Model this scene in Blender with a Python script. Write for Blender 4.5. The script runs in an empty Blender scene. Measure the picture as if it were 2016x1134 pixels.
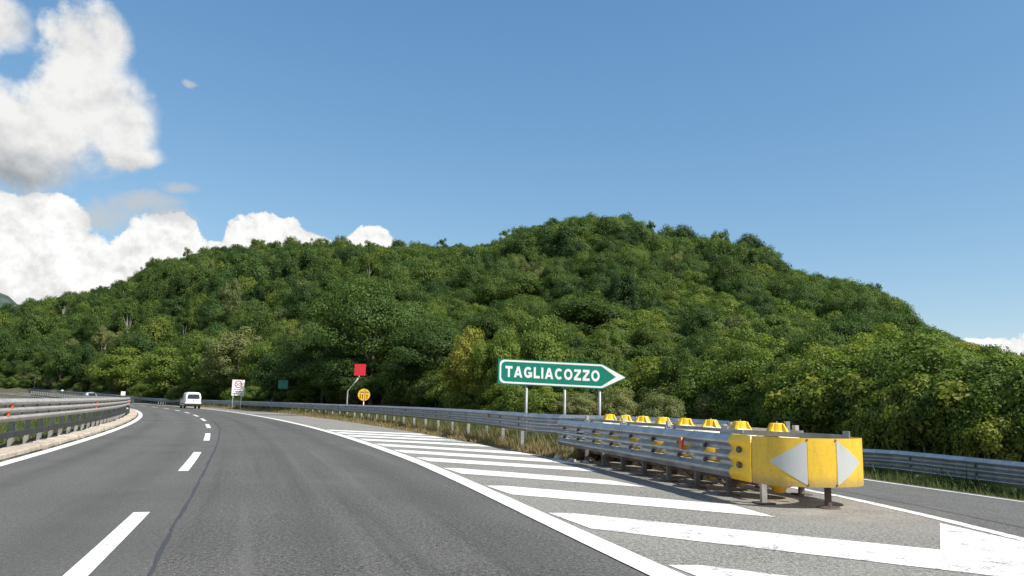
import bpy, math, random
import numpy as np
from mathutils import Vector, Matrix
R = math.radians
random.seed(7); rng = np.random.default_rng(7)
scene = bpy.context.scene
col = scene.collection

# ------------------------------------------------------------------ camera
p_, r_ = R(8.6), R(1.2)
fw = Vector((0, math.cos(p_), math.sin(p_))); rt = Vector((1, 0, 0)); up = rt.cross(fw)
cr = rt*math.cos(r_) + up*math.sin(r_); cu = up*math.cos(r_) - rt*math.sin(r_)
cam = bpy.data.cameras.new('camera'); co = bpy.data.objects.new('camera', cam); col.objects.link(co)
co.matrix_world = Matrix((( cr.x, cu.x, -fw.x, 0), (cr.y, cu.y, -fw.y, 0), (cr.z, cu.z, -fw.z, 1.3), (0, 0, 0, 1)))
cam.sensor_width = 36; cam.lens = 36*1500/2016; cam.clip_start = .05; cam.clip_end = 40000
scene.camera = co

# ------------------------------------------------------------------ light
EXPO = .55
SUN_EL, SUN_AZ = R(47), R(123)          # azimuth clockwise from +Y
sd = Vector((math.cos(SUN_EL)*math.sin(SUN_AZ), math.cos(SUN_EL)*math.cos(SUN_AZ), math.sin(SUN_EL)))
sun = bpy.data.lights.new('sun', 'SUN'); sun.energy = 5.0; sun.angle = R(.53); sun.color = (1, .95, .86)
so = bpy.data.objects.new('sun', sun); col.objects.link(so); so.location = sd*50
so.rotation_euler = (-sd).to_track_quat('-Z', 'Y').to_euler()
scene.view_settings.view_transform = 'Standard'; scene.view_settings.look = 'None'
scene.view_settings.gamma = 1; scene.view_settings.exposure = EXPO

# ------------------------------------------------------------------ node helper
class N:
    def __init__(s, tree): s.t = tree; s.n = tree.nodes; s.l = tree.links
    def put(s, sock, v):
        if isinstance(v, bpy.types.NodeSocket): s.l.new(v, sock)
        elif isinstance(v, (tuple, list)):
            v = tuple(v)
            if len(sock.default_value) == 4 and len(v) == 3: v = v+(1,)
            sock.default_value = v
        else: sock.default_value = v
    def node(s, typ, props=None, **ins):
        n = s.n.new(typ)
        for k, v in (props or {}).items(): setattr(n, k, v)
        for k, v in ins.items():
            k = k.replace('_', ' ')
            s.put(n.inputs[int(k[1:])] if k[0] == 'i' and k[1:].isdigit() else n.inputs[k], v)
        return n
    def m(s, op, a, b=0., c=0., clamp=False):
        n = s.n.new('ShaderNodeMath'); n.operation = op; n.use_clamp = clamp
        for i, v in enumerate((a, b, c)): s.put(n.inputs[i], v)
        return n.outputs[0]
    def add(s, a, b): return s.m('ADD', a, b)
    def sub(s, a, b): return s.m('SUBTRACT', a, b)
    def mul(s, a, b): return s.m('MULTIPLY', a, b)
    def mx(s, a, b): return s.m('MAXIMUM', a, b)
    def sm(s, v, a, b, lo=0., hi=1.):
        n = s.n.new('ShaderNodeMapRange'); n.interpolation_type = 'SMOOTHSTEP'
        for i, q in enumerate((v, a, b, lo, hi)): s.put(n.inputs[i], q)
        return n.outputs[0]
    def mix(s, f, a, b, blend='MIX'):
        n = s.n.new('ShaderNodeMix'); n.data_type = 'RGBA'; n.blend_type = blend
        s.put(n.inputs[0], f); s.put(n.inputs[6], a); s.put(n.inputs[7], b)
        return n.outputs[2]
    def noise(s, vec, scale, detail=4., rough=.55, out=0, dist=0.):
        n = s.n.new('ShaderNodeTexNoise'); s.put(n.inputs['Vector'], vec)
        s.put(n.inputs['Scale'], scale); s.put(n.inputs['Detail'], detail); s.put(n.inputs['Roughness'], rough); s.put(n.inputs['Distortion'], dist)
        return n.outputs[out]
    def ramp(s, f, stops):
        n = s.n.new('ShaderNodeValToRGB'); s.put(n.inputs[0], f)
        e = n.color_ramp.elements
        while len(e) < len(stops): e.new(.5)
        for i, (p, c) in enumerate(stops): e[i].position = p; e[i].color = (*c, 1)
        return n.outputs[0]
    def vm(s, op, a, b=None, out=0, **kw):
        n = s.n.new('ShaderNodeVectorMath'); n.operation = op
        s.put(n.inputs[0], a)
        if b is not None: s.put(n.inputs[1], b)
        for k, v in kw.items(): s.put(n.inputs[k], v)
        return n.outputs[out]

# ------------------------------------------------------------------ world: blue sky with cumulus to the left
SKY_STR = .10
w = bpy.data.worlds.new('World'); scene.world = w; w.use_nodes = True
g = N(w.node_tree); g.n.clear()
sky = g.node('ShaderNodeTexSky', dict(sky_type='NISHITA', sun_disc=False, sun_elevation=SUN_EL, sun_rotation=SUN_AZ, altitude=700, air_density=1.0, dust_density=.6, ozone_density=2.0))
d = g.vm('NORMALIZE', g.node('ShaderNodeTexCoord').outputs['Generated'])
sx = g.node('ShaderNodeSeparateXYZ', None, Vector=d)
az = g.mul(g.m('ARCTAN2', sx.outputs[0], sx.outputs[1]), 57.2958)
el = g.mul(g.m('ARCSINE', sx.outputs[2]), 57.2958)
wx = g.noise(d, 9., 5., .6); wy = g.noise(g.vm('ADD', d, (3.1, 1.7, .4)), 9., 5., .6)
azw = g.add(az, g.mul(g.sub(wx, .5), 5.0)); elw = g.add(el, g.mul(g.sub(wy, .5), 4.0))
n1 = g.noise(d, 18., 8., .57); n2 = g.noise(g.vm('ADD', d, (sd.x*.016, sd.y*.016, sd.z*.022)), 18., 8., .57)
nf = g.noise(d, 55., 6., .62); nf2 = g.noise(g.vm('ADD', d, (sd.x*.006, sd.y*.006, sd.z*.009)), 55., 6., .62)
def blobs(lst):
    F = None
    for (a, e, ra, re) in lst:
        dx = g.mul(g.sub(azw, a), 1/ra); dy = g.mul(g.sub(elw, e), 1/re)
        f = g.sub(1., g.add(g.mul(dx, dx), g.mul(dy, dy)))
        F = f if F is None else g.m('SMOOTH_MAX', F, f, .35)
    return F
def AE(x, y):   # direction of a sky point, degrees, from its place in the view
    v = (fw + cr*((x-1008)/1500) - cu*((y-567)/1500)).normalized()
    return math.degrees(math.atan2(v.x, v.y)), math.degrees(math.asin(v.z))
def BL(*pts): return [(*AE(x, y), rx/26.2, ry/26.2) for x, y, rx, ry in pts]
FA = blobs(BL((140, 105, 85, 88), (205, 70, 46, 58), (150, 215, 125, 90), (10, 250, 190, 90), (232, 262, 62, 70), (10, 320, 130, 52), (-130, 270, 200, 110), (-320, 240, 200, 130), (-30, 30, 58, 62), (235, 302, 72, 30)))
FB = blobs(BL((50, 470, 120, 75), (10, 560, 170, 75), (150, 535, 120, 85), (110, 430, 60, 45), (310, 520, 105, 72), (360, 470, 40, 32), (215, 565, 150, 50), (530, 470, 62, 44), (545, 440, 32, 22), (605, 490, 75, 32), (478, 485, 36, 42), (725, 480, 66, 38), (425, 505, 55, 32), (660, 500, 60, 26), (-180, 520, 200, 130), (1985, 690, 105, 26), (2160, 680, 130, 30)))
FC = blobs(BL((348, 376, 42, 15), (290, 408, 70, 26), (215, 425, 60, 30), (375, 162, 20, 9), (340, 440, 60, 18)))
# scattered cumulus over the rest of the sky, outside the stretch seen here
off = g.sm(g.vm('DOT_PRODUCT', d, tuple(fw), out=1), .80, .55)
gen = g.mul(off, g.sm(g.noise(d, 2.6, 4., .5), .50, .62))
dA = g.add(FA, g.mul(g.sub(n1, .5), 2.1)); dB = g.add(FB, g.mul(g.sub(n1, .5), 2.0)); dC = g.add(FC, g.mul(g.sub(n1, .5), 1.6))
aA = g.sm(g.add(dA, g.mul(g.sub(nf, .5), .5)), -.16, .74); aB = g.sm(g.add(dB, g.mul(g.sub(nf, .5), .7)), -.02, .24); aC = g.mul(g.sm(g.add(dC, g.mul(g.sub(nf, .5), .8)), -.1, 1.3), .75)
lit = g.mul(g.sub(n1, n2), 1.0); litf = g.mul(g.sub(nf, nf2), .55)
big = g.noise(d, 11., 5., .55)
# colour of each deck: grey undersides, bright crowns
big2 = g.noise(d, 7., 3., .5)
ca = g.add(g.add(g.sm(elw, 13.2, 17.4, .54, .88), g.mul(g.sub(big2, .5), .36)), g.add(g.mul(lit, .6), g.mul(litf, .4)))
cb = g.add(g.add(g.add(.98, g.mul(g.sub(big, .5), .40)), g.mul(lit, .9)), litf)
ca = g.m('MINIMUM', g.mx(ca, .38), .93); cb = g.m('MINIMUM', g.mx(cb, .70), 1.05)
tint = lambda v: g.mix(g.sm(v, .3, .9), (.90, .97, 1.05), (1., 1., .99))
WH = .97/SKY_STR/2**EXPO
colA = g.vm('SCALE', tint(ca), Scale=g.mul(ca, WH)); colB = g.vm('SCALE', tint(cb), Scale=g.mul(cb, WH))
colC = g.vm('SCALE', (.97, .99, 1.), Scale=WH*.62)
kx = SKY_STR*2**.55
sc_ = g.node('ShaderNodeSeparateColor', None, Color=sky.outputs[0])
base = g.node('ShaderNodeCombineColor', None, Red=g.mul(sc_.outputs[0], .92), Green=g.mul(g.m('POWER', g.mul(sc_.outputs[1], kx*1.05/.258), .75), .300/kx), Blue=g.mul(g.m('POWER', g.mul(sc_.outputs[2], kx*1.08/.479), .55), .560/kx)).outputs[0]
c = g.mix(gen, base, g.vm('SCALE', (.95, .98, 1.), Scale=WH*.75))
c = g.mix(aB, c, colB); c = g.mix(aC, c, colC); c = g.mix(aA, c, colA)
bg = g.node('ShaderNodeBackground', None, Color=c, Strength=SKY_STR)
g.l.new(bg.outputs[0], g.node('ShaderNodeOutputWorld').inputs[0])
w.cycles.sampling_method = 'MANUAL'; w.cycles.sample_map_resolution = 512

# ------------------------------------------------------------------ materials
def mat(name, build):
    m = bpy.data.materials.new(name); m.use_nodes = True; g = N(m.node_tree); g.n.clear()
    sh = build(g); out = g.node('ShaderNodeOutputMaterial'); g.l.new(sh, out.inputs[0]); return m
def pos(g): return g.node('ShaderNodeNewGeometry').outputs['Position']
def bump(g, h, strength, dist): return g.node('ShaderNodeBump', None, Height=h, Strength=strength, Distance=dist).outputs[0]
def prin(g, base, rough=.6, normal=None, **kw):
    n = g.node('ShaderNodeBsdfPrincipled', None, Base_Color=base, Roughness=rough, **kw)
    if normal is not None: g.l.new(normal, n.inputs['Normal'])
    return n.outputs[0]

CX, CY = -358.8, -107.4                       # centre of the bend
def asphalt(lo, hi, stone, amount, wear=0., dust=False):
    def b(g):
        P = pos(g)
        fine = g.noise(P, 85., 3., .7); med = g.noise(P, 26., 4., .65); bigp = g.noise(P, .7, 4., .6)
        rho = g.vm('DISTANCE', P, (CX, CY, 0), out=1)
        v = g.node('ShaderNodeTexVoronoi', dict(feature='F1'), Vector=P, Scale=62.)
        c = g.mix(g.sm(med, .36, .64), tuple(x*.72 for x in lo), tuple(x*1.22 for x in hi))
        c = g.mix(g.mul(g.sm(fine, .56, .74), amount), c, stone)
        st = g.mul(g.m('LESS_THAN', v.outputs['Distance'], .28), g.m('GREATER_THAN', g.node('ShaderNodeSeparateColor', None, Color=v.outputs['Color']).outputs[0], .80))
        c = g.mix(g.mul(st, amount), c, tuple(x*1.7 for x in stone))
        c = g.mix(g.sm(bigp, .35, .7, 0., .35), c, tuple(x*1.35 for x in hi))
        if wear:
            sp_ = g.node('ShaderNodeSeparateXYZ', None, Vector=P)
            sv = g.mul(g.m('ARCTAN2', g.sub(sp_.outputs[1], CY), g.sub(sp_.outputs[0], CX)), 375.)
            st_ = g.noise(g.node('ShaderNodeCombineXYZ', None, X=g.mul(rho, 2.4), Y=g.mul(sv, .05), Z=0.).outputs[0], 1., 5., .6)
            c = g.mix(g.sm(st_, .52, .72, 0., .45), c, tuple(x*1.5 for x in hi)); c = g.mix(g.sm(st_, .46, .30, 0., .4), c, tuple(x*.6 for x in lo))
            oil = g.mul(g.sm(g.noise(P, 1.1, 5., .6), .64, .72), g.sm(g.m('ABSOLUTE', g.sub(g.m('PINGPONG', g.sub(rho, 370.1), 1.9), 1.9)), .9, .2))
            c = g.mix(g.mul(oil, .45), c, (.025, .025, .026))
            c = g.mix(g.sm(rho, 373.9, 373.4, 0., .42), c, (.125, .124, .118))
            c = g.mix(g.sm(g.noise(P, .35, 3., .5), .45, .65, 0., .3), c, lo)      # polished wheel paths of each lane
            for r0 in (371.1, 372.7, 375.0, 376.7):
                dd = g.m('ABSOLUTE', g.sub(rho, r0))
                c = g.mix(g.mul(g.sm(dd, .45, 0.), g.mul(wear, bigp)), c, tuple(x*.62 for x in lo))
        if dust:      # pale grit gathered round the end of the barrier and along the gutter
            dd = g.vm('DISTANCE', P, (4.35, 10.25, 0), out=1)
            k = g.mul(g.sm(dd, 1.5, .3), g.sm(g.noise(P, 2.2, 5., .65), .42, .60))
            c = g.mix(g.mul(k, .55), c, (.36, .31, .26))
            k2 = g.mul(g.sm(rho, 380.6, 381.6), g.sm(g.noise(P, 3., 5., .65), .45, .62))
            c = g.mix(g.mul(k2, .5), c, (.25, .21, .17))
        h = g.add(fine, g.mul(v.outputs['Distance'], -.8))
        return prin(g, c, .82, bump(g, h, .55, .012), Specular_IOR_Level=.25)
    return b
M = {}
M['asphalt'] = mat('asphalt', asphalt((.064, .063, .059), (.100, .098, .091), (.30, .29, .265), .65, wear=.45))
M['asphalt_pale'] = mat('asphalt_pale', asphalt((.140, .136, .123), (.22, .212, .192), (.46, .44, .40), .85, dust=True))
M['asphalt_ramp'] = mat('asphalt_ramp', asphalt((.080, .079, .075), (.120, .117, .110), (.28, .27, .25), .6))
def paint(holes):
    def b(g):
        P = pos(g); n = g.noise(P, 30., 5., .7); n2 = g.noise(P, 2.5, 4., .6); f = g.noise(P, 110., 2., .6)
        k = g.mul(g.sm(g.add(n, g.mul(g.sub(n2, .5), .5)), .60-holes, .70-holes), .8)
        c = g.mix(g.sm(n2, .3, .75), (.78, .78, .75), (.56, .555, .52))
        c = g.mix(k, c, (.14, .135, .125))
        return prin(g, c, .6, bump(g, f, .4, .006), Specular_IOR_Level=.3)
    return b
M['paint'] = mat('white_road_paint', paint(-.02)); M['paint_worn'] = mat('worn_road_paint', paint(.06))
M['tar'] = mat('tar', lambda g: prin(g, g.mix(g.noise(pos(g), 6., 4.), (.034, .034, .036), (.056, .055, .056)), .6))
def steel(c0, c1, rough=.45, metal=.75):
    def b(g):
        P = pos(g); n = g.noise(P, 3.5, 5., .62); n2 = g.noise(g.vm('MULTIPLY', P, (9., 9., 1.4)), 1.6, 4., .6); n3 = g.noise(P, 40., 3., .6)
        c = g.mix(g.sm(n, .3, .7), c0, c1)
        c = g.mix(g.sm(n2, .55, .75, 0., .45), c, tuple(x*.62 for x in c0))
        return prin(g, c, g.add(rough, g.mul(g.sub(n3, .5), .25)), bump(g, n, .08, .02), Metallic=metal)
    return b
M['steel'] = mat('galvanised_steel', steel((.30, .32, .34), (.44, .46, .48), .38, .75))  # bluish cast of skylight put into the colour, for rails facing off the sun
M['steel_old'] = mat('sunlit_galvanised_steel', steel((.36, .345, .32), (.52, .49, .45), .5, .4))  # same steel with warm sunlight put into its beige colour, for the left barrier
M['steel_dark'] = mat('dark_steel', steel((.022, .023, .025), (.045, .045, .046), .65, .1))  # near-black tone of the low second rail
M['post'] = mat('galvanised_post', steel((.24, .24, .23), (.38, .37, .35), .55, .4))
M['post_dirty'] = mat('dirty_post', steel((.10, .09, .08), (.22, .20, .18), .6, .4))
M['post_sign'] = mat('grey_sign_post', steel((.20, .21, .22), (.30, .31, .32), .5, .5))
M['pole_pale'] = mat('pale_galvanised_pole', steel((.55, .56, .55), (.68, .68, .66), .6, .15))
M['rust'] = mat('rusty_steel', steel((.07, .05, .04), (.16, .12, .09), .75, .2))
M['bolt'] = mat('dark_bolt', steel((.06, .06, .065), (.12, .12, .12), .5, .5))
def plain(c, rough=.5, var=.12, **kw):
    def b(g):
        n = g.noise(pos(g), 4., 5., .6); n2 = g.noise(pos(g), 22., 3., .6)
        cc = g.mix(g.sm(g.add(g.mul(n, .7), g.mul(n2, .3)), .3, .7), tuple(x*(1-var) for x in c), tuple(min(1, x*(1+var)) for x in c))
        return prin(g, cc, g.add(rough-.08, g.mul(n2, .16)), **kw)
    return b
def dirty(c, dirt, rough=.45, amt=.5, **kw):
    def b(g):
        P = pos(g); n = g.noise(g.vm('MULTIPLY', P, (6., 6., 1.2)), 1.5, 5., .65); n2 = g.noise(P, 14., 4., .65)
        cc = g.mix(g.mul(g.sm(g.add(g.mul(n, .6), g.mul(n2, .4)), .45, .72), amt), c, dirt)
        return prin(g, cc, rough, **kw)
    return b
def scuffed(g):
    P = pos(g); n = g.noise(g.vm('MULTIPLY', P, (5., 5., 1.)), 1.6, 5., .65); n2 = g.noise(P, 16., 5., .7); n3 = g.noise(g.vm('MULTIPLY', P, (2., 2., 26.)), 1.5, 4., .6)
    sz = g.node('ShaderNodeSeparateXYZ', None, Vector=P).outputs[2]
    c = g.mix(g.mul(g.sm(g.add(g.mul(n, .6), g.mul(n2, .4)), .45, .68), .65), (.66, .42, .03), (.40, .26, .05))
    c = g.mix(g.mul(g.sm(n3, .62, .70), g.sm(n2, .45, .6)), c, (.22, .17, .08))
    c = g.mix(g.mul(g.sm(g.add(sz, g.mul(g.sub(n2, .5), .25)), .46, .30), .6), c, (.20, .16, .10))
    return prin(g, c, g.add(.3, g.mul(n2, .25)), bump(g, n, .15, .03))
M['yellow'] = mat('yellow_plastic', scuffed)
M['yellow_bright'] = mat('yellow_moulded_plastic', dirty((.83, .50, .02), (.6, .36, .03), .42, .4))
M['cream'] = mat('cream_plastic', dirty((.72, .66, .54), (.45, .39, .30), .55, .5))  # pale cream with browner streaks
M['film'] = mat('grey_reflective_film', dirty((.47, .48, .47), (.36, .37, .36), .35, .35, Metallic=.15))
M['orange'] = mat('orange_reflector', plain((.75, .13, .03), .3, .12))
M['red_orange'] = mat('red_orange_reflector', plain((.55, .08, .03), .3, .15))
M['sign_green'] = mat('sign_green', dirty((.0, .185, .125), (.0, .150, .105), .35, .6))
M['sign_white'] = mat('sign_white', dirty((.80, .80, .77), (.66, .66, .63), .4, .4))
M['sign_red'] = mat('sign_red', plain((.52, .012, .022), .5, .06))
M['sign_yellow'] = mat('sign_yellow', plain((.80, .44, .01), .4, .06))
M['black'] = mat('black_print', plain((.02, .02, .02), .5, .1))
M['grey_print'] = mat('grey_print', plain((.16, .17, .18), .5, .1))
M['red_print'] = mat('red_print', plain((.45, .03, .04), .45, .06))
M['sign_back'] = mat('aluminium_back', plain((.42, .43, .44), .45, .08, Metallic=.6))
def kerbm(g):
    P = pos(g); n = g.noise(P, 5., 6., .68); n2 = g.noise(P, 34., 4., .65)
    oi = g.node('ShaderNodeObjectInfo').outputs['Random']
    c = g.mix(g.sm(n, .3, .7), (.47, .40, .325), (.30, .25, .20)); c = g.mix(g.mul(oi, .35), c, (.55, .47, .39))
    c = g.mix(g.sm(n2, .58, .75, 0., .5), c, (.20, .17, .13))
    return prin(g, c, .9, bump(g, g.add(n, g.mul(n2, .4)), .8, .03))
M['kerb'] = mat('kerb_stone', kerbm)
def groundm(g):
    P = pos(g); n = g.noise(P, .6, 6., .65); n2 = g.noise(P, 7., 5., .7)
    c = g.mix(g.sm(n, .35, .65), (.050, .060, .022), (.085, .075, .040)); c = g.mix(g.sm(n2, .5, .7, 0., .6), c, (.11, .088, .055))
    return prin(g, c, .95, bump(g, n2, .8, .05))
M['ground'] = mat('grassy_soil', groundm)
M['mountain'] = mat('far_wooded_mountain', lambda g: prin(g, g.mix(g.sm(g.noise(pos(g), .004, 6., .65), .4, .6), (.030, .050, .042), (.060, .085, .066)), 1.))
def bark(c0, c1):
    def b(g):
        P = pos(g); n = g.noise(g.vm('MULTIPLY', P, (4., 4., .8)), 2.5, 5., .65)
        return prin(g, g.mix(g.sm(n, .35, .65), c0, c1), .9, bump(g, n, .6, .04))
    return b
M['bark'] = mat('bark', bark((.085, .065, .048), (.19, .155, .12))); M['bark_pale'] = mat('pale_bark', bark((.26, .24, .20), (.45, .42, .37)))
def leaf(stops, transl=.34):
    def b(g):
        t = g.node('ShaderNodeAttribute', dict(attribute_name='tint')).outputs['Fac']
        oi = g.node('ShaderNodeObjectInfo').outputs['Random']
        f = g.add(g.mul(t, .42), g.mul(oi, .58))
        c = g.vm('MULTIPLY', g.ramp(f, stops), (1.24, 1.20, .86))
        a = prin(g, c, .6, Specular_IOR_Level=.22)
        tr = g.node('ShaderNodeBsdfTranslucent', None, Color=g.vm('MULTIPLY', c, (1.25, 1.35, .55))).outputs[0]
        x = g.node('ShaderNodeMixShader', None, Fac=transl); g.l.new(a, x.inputs[1]); g.l.new(tr, x.inputs[2]); return x.outputs[0]
    return b
LEAF = {
 'oak': ((.0, (.030, .056, .018)), (.4, (.052, .090, .026)), (.75, (.092, .138, .036)), (1., (.150, .175, .048))),
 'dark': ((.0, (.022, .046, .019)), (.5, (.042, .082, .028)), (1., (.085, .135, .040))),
 'bright': ((.0, (.055, .095, .025)), (.5, (.100, .150, .036)), (1., (.165, .195, .050))),
 'gold': ((.0, (.095, .130, .030)), (.5, (.155, .185, .042)), (1., (.230, .225, .055))),
 'grey': ((.0, (.080, .105, .055)), (.5, (.125, .150, .078)), (1., (.180, .195, .105))),
 'acacia': ((.0, (.028, .056, .022)), (.5, (.050, .092, .032)), (1., (.085, .135, .042))),
 'dry': ((.0, (.12, .085, .050)), (1., (.22, .155, .090)))}
for k, s in LEAF.items(): M['leaf_'+k] = mat('leaves_'+k, leaf(s))
def grassm(g):
    t = g.node('ShaderNodeAttribute', dict(attribute_name='tint')).outputs['Fac']
    c = g.ramp(t, ((.0, (.050, .090, .018)), (.4, (.085, .120, .028)), (.6, (.20, .165, .060)), (1., (.33, .25, .12))))
    a = prin(g, c, .7); tr = g.node('ShaderNodeBsdfTranslucent', None, Color=c).outputs[0]
    x = g.node('ShaderNodeMixShader', None, Fac=.3); g.l.new(a, x.inputs[1]); g.l.new(tr, x.inputs[2]); return x.outputs[0]
M['grass'] = mat('grass_blades', grassm)
M['van_white'] = mat('white_car_paint', plain((.78, .78, .77), .25, .03, Coat_Weight=.5))
M['car_glass'] = mat('dark_car_glass', lambda g: prin(g, (.012, .016, .022), .06, Specular_IOR_Level=.8))
M['tyre'] = mat('tyre_rubber', plain((.018, .018, .018), .85, .2))
M['rim'] = mat('wheel_rim', plain((.30, .30, .31), .4, .1, Metallic=.6))
M['trim'] = mat('black_trim', plain((.022, .022, .024), .6, .1))
M['lamp_red'] = mat('tail_lamp_red', plain((.45, .015, .02), .2, .08))

# ------------------------------------------------------------------ mesh helpers
def mesh_obj(name, verts, faces, m, parent=None, smooth=False, link=True):
    me = bpy.data.meshes.new(name); me.from_pydata([tuple(map(float, v)) for v in verts], [], faces); me.update()
    if m: me.materials.append(M[m] if isinstance(m, str) else m)
    if smooth: me.polygons.foreach_set('use_smooth', [True]*len(me.polygons))
    o = bpy.data.objects.new(name, me)
    if link: col.objects.link(o)
    if parent: o.parent = parent
    return o
def quad_mesh(name, V, tint=None, m=None, tris=False):
    """V: (n,k,3) array of separate polygons"""
    n, k, _ = V.shape; me = bpy.data.meshes.new(name)
    me.vertices.add(n*k); me.vertices.foreach_set('co', V.reshape(-1).astype(np.float32))
    me.loops.add(n*k); me.loops.foreach_set('vertex_index', np.arange(n*k, dtype=np.int32))
    me.polygons.add(n); me.polygons.foreach_set('loop_start', np.arange(0, n*k, k, dtype=np.int32))
    me.update(calc_edges=True)
    if tint is not None:
        a = me.attributes.new('tint', 'FLOAT', 'POINT'); a.data.foreach_set('value', np.repeat(tint, k).astype(np.float32))
    if m: me.materials.append(M[m])
    return me
def tag(o, label=None, cat=None, group=None, kind=None):
    if label: o['label'] = label
    if cat: o['category'] = cat
    if group: o['group'] = group
    if kind: o['kind'] = kind
    return o
def empty(name, loc=(0, 0, 0), rz=0):
    o = bpy.data.objects.new(name, None); col.objects.link(o); o.location = loc; o.rotation_euler.z = rz; o.empty_display_size = .2
    return o
class MB:
    def __init__(s): s.v = []; s.f = []
    def box(s, c, h, ax=None):
        ax = ax or ((1, 0, 0), (0, 1, 0), (0, 0, 1)); c = np.array(c, float); A = np.array(ax, float); b = len(s.v)
        for sx_ in (-1, 1):
            for sy in (-1, 1):
                for sz in (-1, 1): s.v.append(c + A[0]*h[0]*sx_ + A[1]*h[1]*sy + A[2]*h[2]*sz)
        s.f += [tuple(b+i for i in q) for q in ((0, 1, 3, 2), (4, 6, 7, 5), (0, 4, 5, 1), (2, 3, 7, 6), (0, 2, 6, 4), (1, 5, 7, 3))]; return s
    def tube(s, pts, rad, n=8, caps=True):
        pts = [np.array(p, float) for p in pts]
        if not hasattr(rad, '__len__'): rad = [rad]*len(pts)
        rings = []
        for i, p in enumerate(pts):
            t = pts[min(i+1, len(pts)-1)]-pts[max(i-1, 0)]; t = t/np.linalg.norm(t)
            a = np.cross(t, (0, 0, 1.)) if abs(t[2]) < .9 else np.cross(t, (1., 0, 0)); a /= np.linalg.norm(a); b_ = np.cross(t, a)
            k = len(s.v); rings.append(k)
            for j in range(n):
                q = 2*math.pi*j/n; s.v.append(p + (a*math.cos(q)+b_*math.sin(q))*rad[i])
        for r0, r1 in zip(rings, rings[1:]):
            for j in range(n): s.f.append((r0+j, r0+(j+1) % n, r1+(j+1) % n, r1+j))
        if caps:
            s.f.append(tuple(rings[0]+j for j in range(n))[::-1]); s.f.append(tuple(rings[-1]+j for j in range(n)))
        return s
    def lathe(s, c, prof, n=20):
        k0 = len(s.v)
        for (r, z) in prof:
            for j in range(n):
                q = 2*math.pi*j/n; s.v.append(np.array((c[0]+r*math.cos(q), c[1]+r*math.sin(q), c[2]+z)))
        for i in range(len(prof)-1):
            for j in range(n): s.f.append((k0+i*n+j, k0+i*n+(j+1) % n, k0+(i+1)*n+(j+1) % n, k0+(i+1)*n+j))
        s.f.append(tuple(k0+j for j in range(n))[::-1]); s.f.append(tuple(k0+(len(prof)-1)*n+j for j in range(n))); return s
    def prism(s, poly, T, thick):
        """poly 2-D outline, T maps (a,b,depth) to 3-D"""
        k = len(s.v); n = len(poly)
        for (a, b_) in poly: s.v.append(np.array(T(a, b_, 0.)))
        for (a, b_) in poly: s.v.append(np.array(T(a, b_, thick)))
        s.f.append(tuple(range(k, k+n))); s.f.append(tuple(range(k+2*n-1, k+n-1, -1)))
        for i in range(n): s.f.append((k+i, k+n+i, k+n+(i+1) % n, k+(i+1) % n))
        return s
    def build(s, name, m, parent=None, smooth=False): return mesh_obj(name, s.v, s.f, m, parent, smooth)

# ------------------------------------------------------------------ plan of the road
TH0 = math.atan2(-CY, -CX); RS = 375.
def G(r): return max(0., r-138)*.0175 if r > 150 else (max(0, r-132)**2)/324*.21
def arc(s, rho, dz=0.):
    th = TH0+s/RS; x, y = CX+rho*math.cos(th), CY+rho*math.sin(th)
    return np.array((x, y, G(math.hypot(x, y))+dz))
def lin(t): 
    xs = [a for a, _ in t]; ys = [b for _, b in t]
    return lambda v: float(np.interp(v, xs, ys))
rho_rail = lin([(18, 381.65), (26, 382.4), (33, 382.6), (54, 383.3), (68, 383.2), (90, 382.), (115, 380.9), (300, 380.8)])
rho_verge = lin([(15, 381.45), (48, 381.5), (62, 381.9), (85, 380.9), (110, 379.6), (300, 379.5)])
x_rl = lin([(-30, 7.4), (-10, 6.5), (5, 5.68), (8.27, 5.46), (9.7, 5.40), (11.5, 5.2), (12.7, 4.95), (16, 4.25), (20, 3.4), (25, 2.6), (30, 2.4), (36, 3.2), (42, 5.0)])
x_rr = lin([(-30, 13.2), (-10, 12.9), (5, 11.3), (13.7, 9.0), (15.3, 8.46), (17.1, 7.85), (20, 7.2), (25, 6.5), (30, 6.4), (36, 7.2), (42, 9.0)])
rho_line = lin([(-30, 377.2), (0, 377.44), (6.4, 377.55), (8.5, 377.61), (12, 377.74), (16.5, 377.88), (28, 377.92), (40, 377.86), (60, 377.74), (300, 377.74)])
def ramp_z(x, y): return -.052*max(0, min(x-x_rl(y), 6.)) - max(0, y-19)*.035

# ------------------------------------------------------------------ terrain
AZT = [-180, -75, -50, -42, -33.98, -31.35, -27.06, -25.62, -24.05, -21.79, -19.08, -11.87, -5.03, -1.54, 0, 2.72, 4.66, 7.37, 9.29, 10.8, 14.88, 18.44, 20.46, 22.46, 25.04, 26.86, 28.6, 30.87, 32.49, 33.97, 42, 55, 80, 180]
ELT = [0, 0, 1.5, 3.2, 4.85, 5.75, 7.25, 8.55, 9.05, 9.8, 10.2, 10.75, 11.1, 11.2, 12.1, 12.7, 13.3, 13.5, 13.15, 12.0, 11.7, 10.85, 9.2, 8.5, 7.9, 6.8, 5.4, 4.35, 3.7, 3.3, 2.5, 1.0, 0, 0]
R1T = [(-180, 500), (-40, 500), (-33, 480), (-25, 440), (-19, 400), (-5, 380), (0, 340), (5, 300), (12, 280), (18, 255), (25, 225), (30, 190), (34, 160), (60, 150), (180, 500)]
R0T = [(-180, 260), (-36, 245), (-31, 212), (-26, 168), (-22, 128), (-18, 100), (-14, 84), (-11, 74), (-7, 66), (-3, 60), (0, 56), (6, 52), (14, 46), (20, 38), (27, 31), (34, 27), (60, 27), (180, 260)]
r1f, r0f = lin(R1T), lin(R0T); elf = lin(list(zip(AZT, ELT)))
TREE_TOP = 6.8
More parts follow.
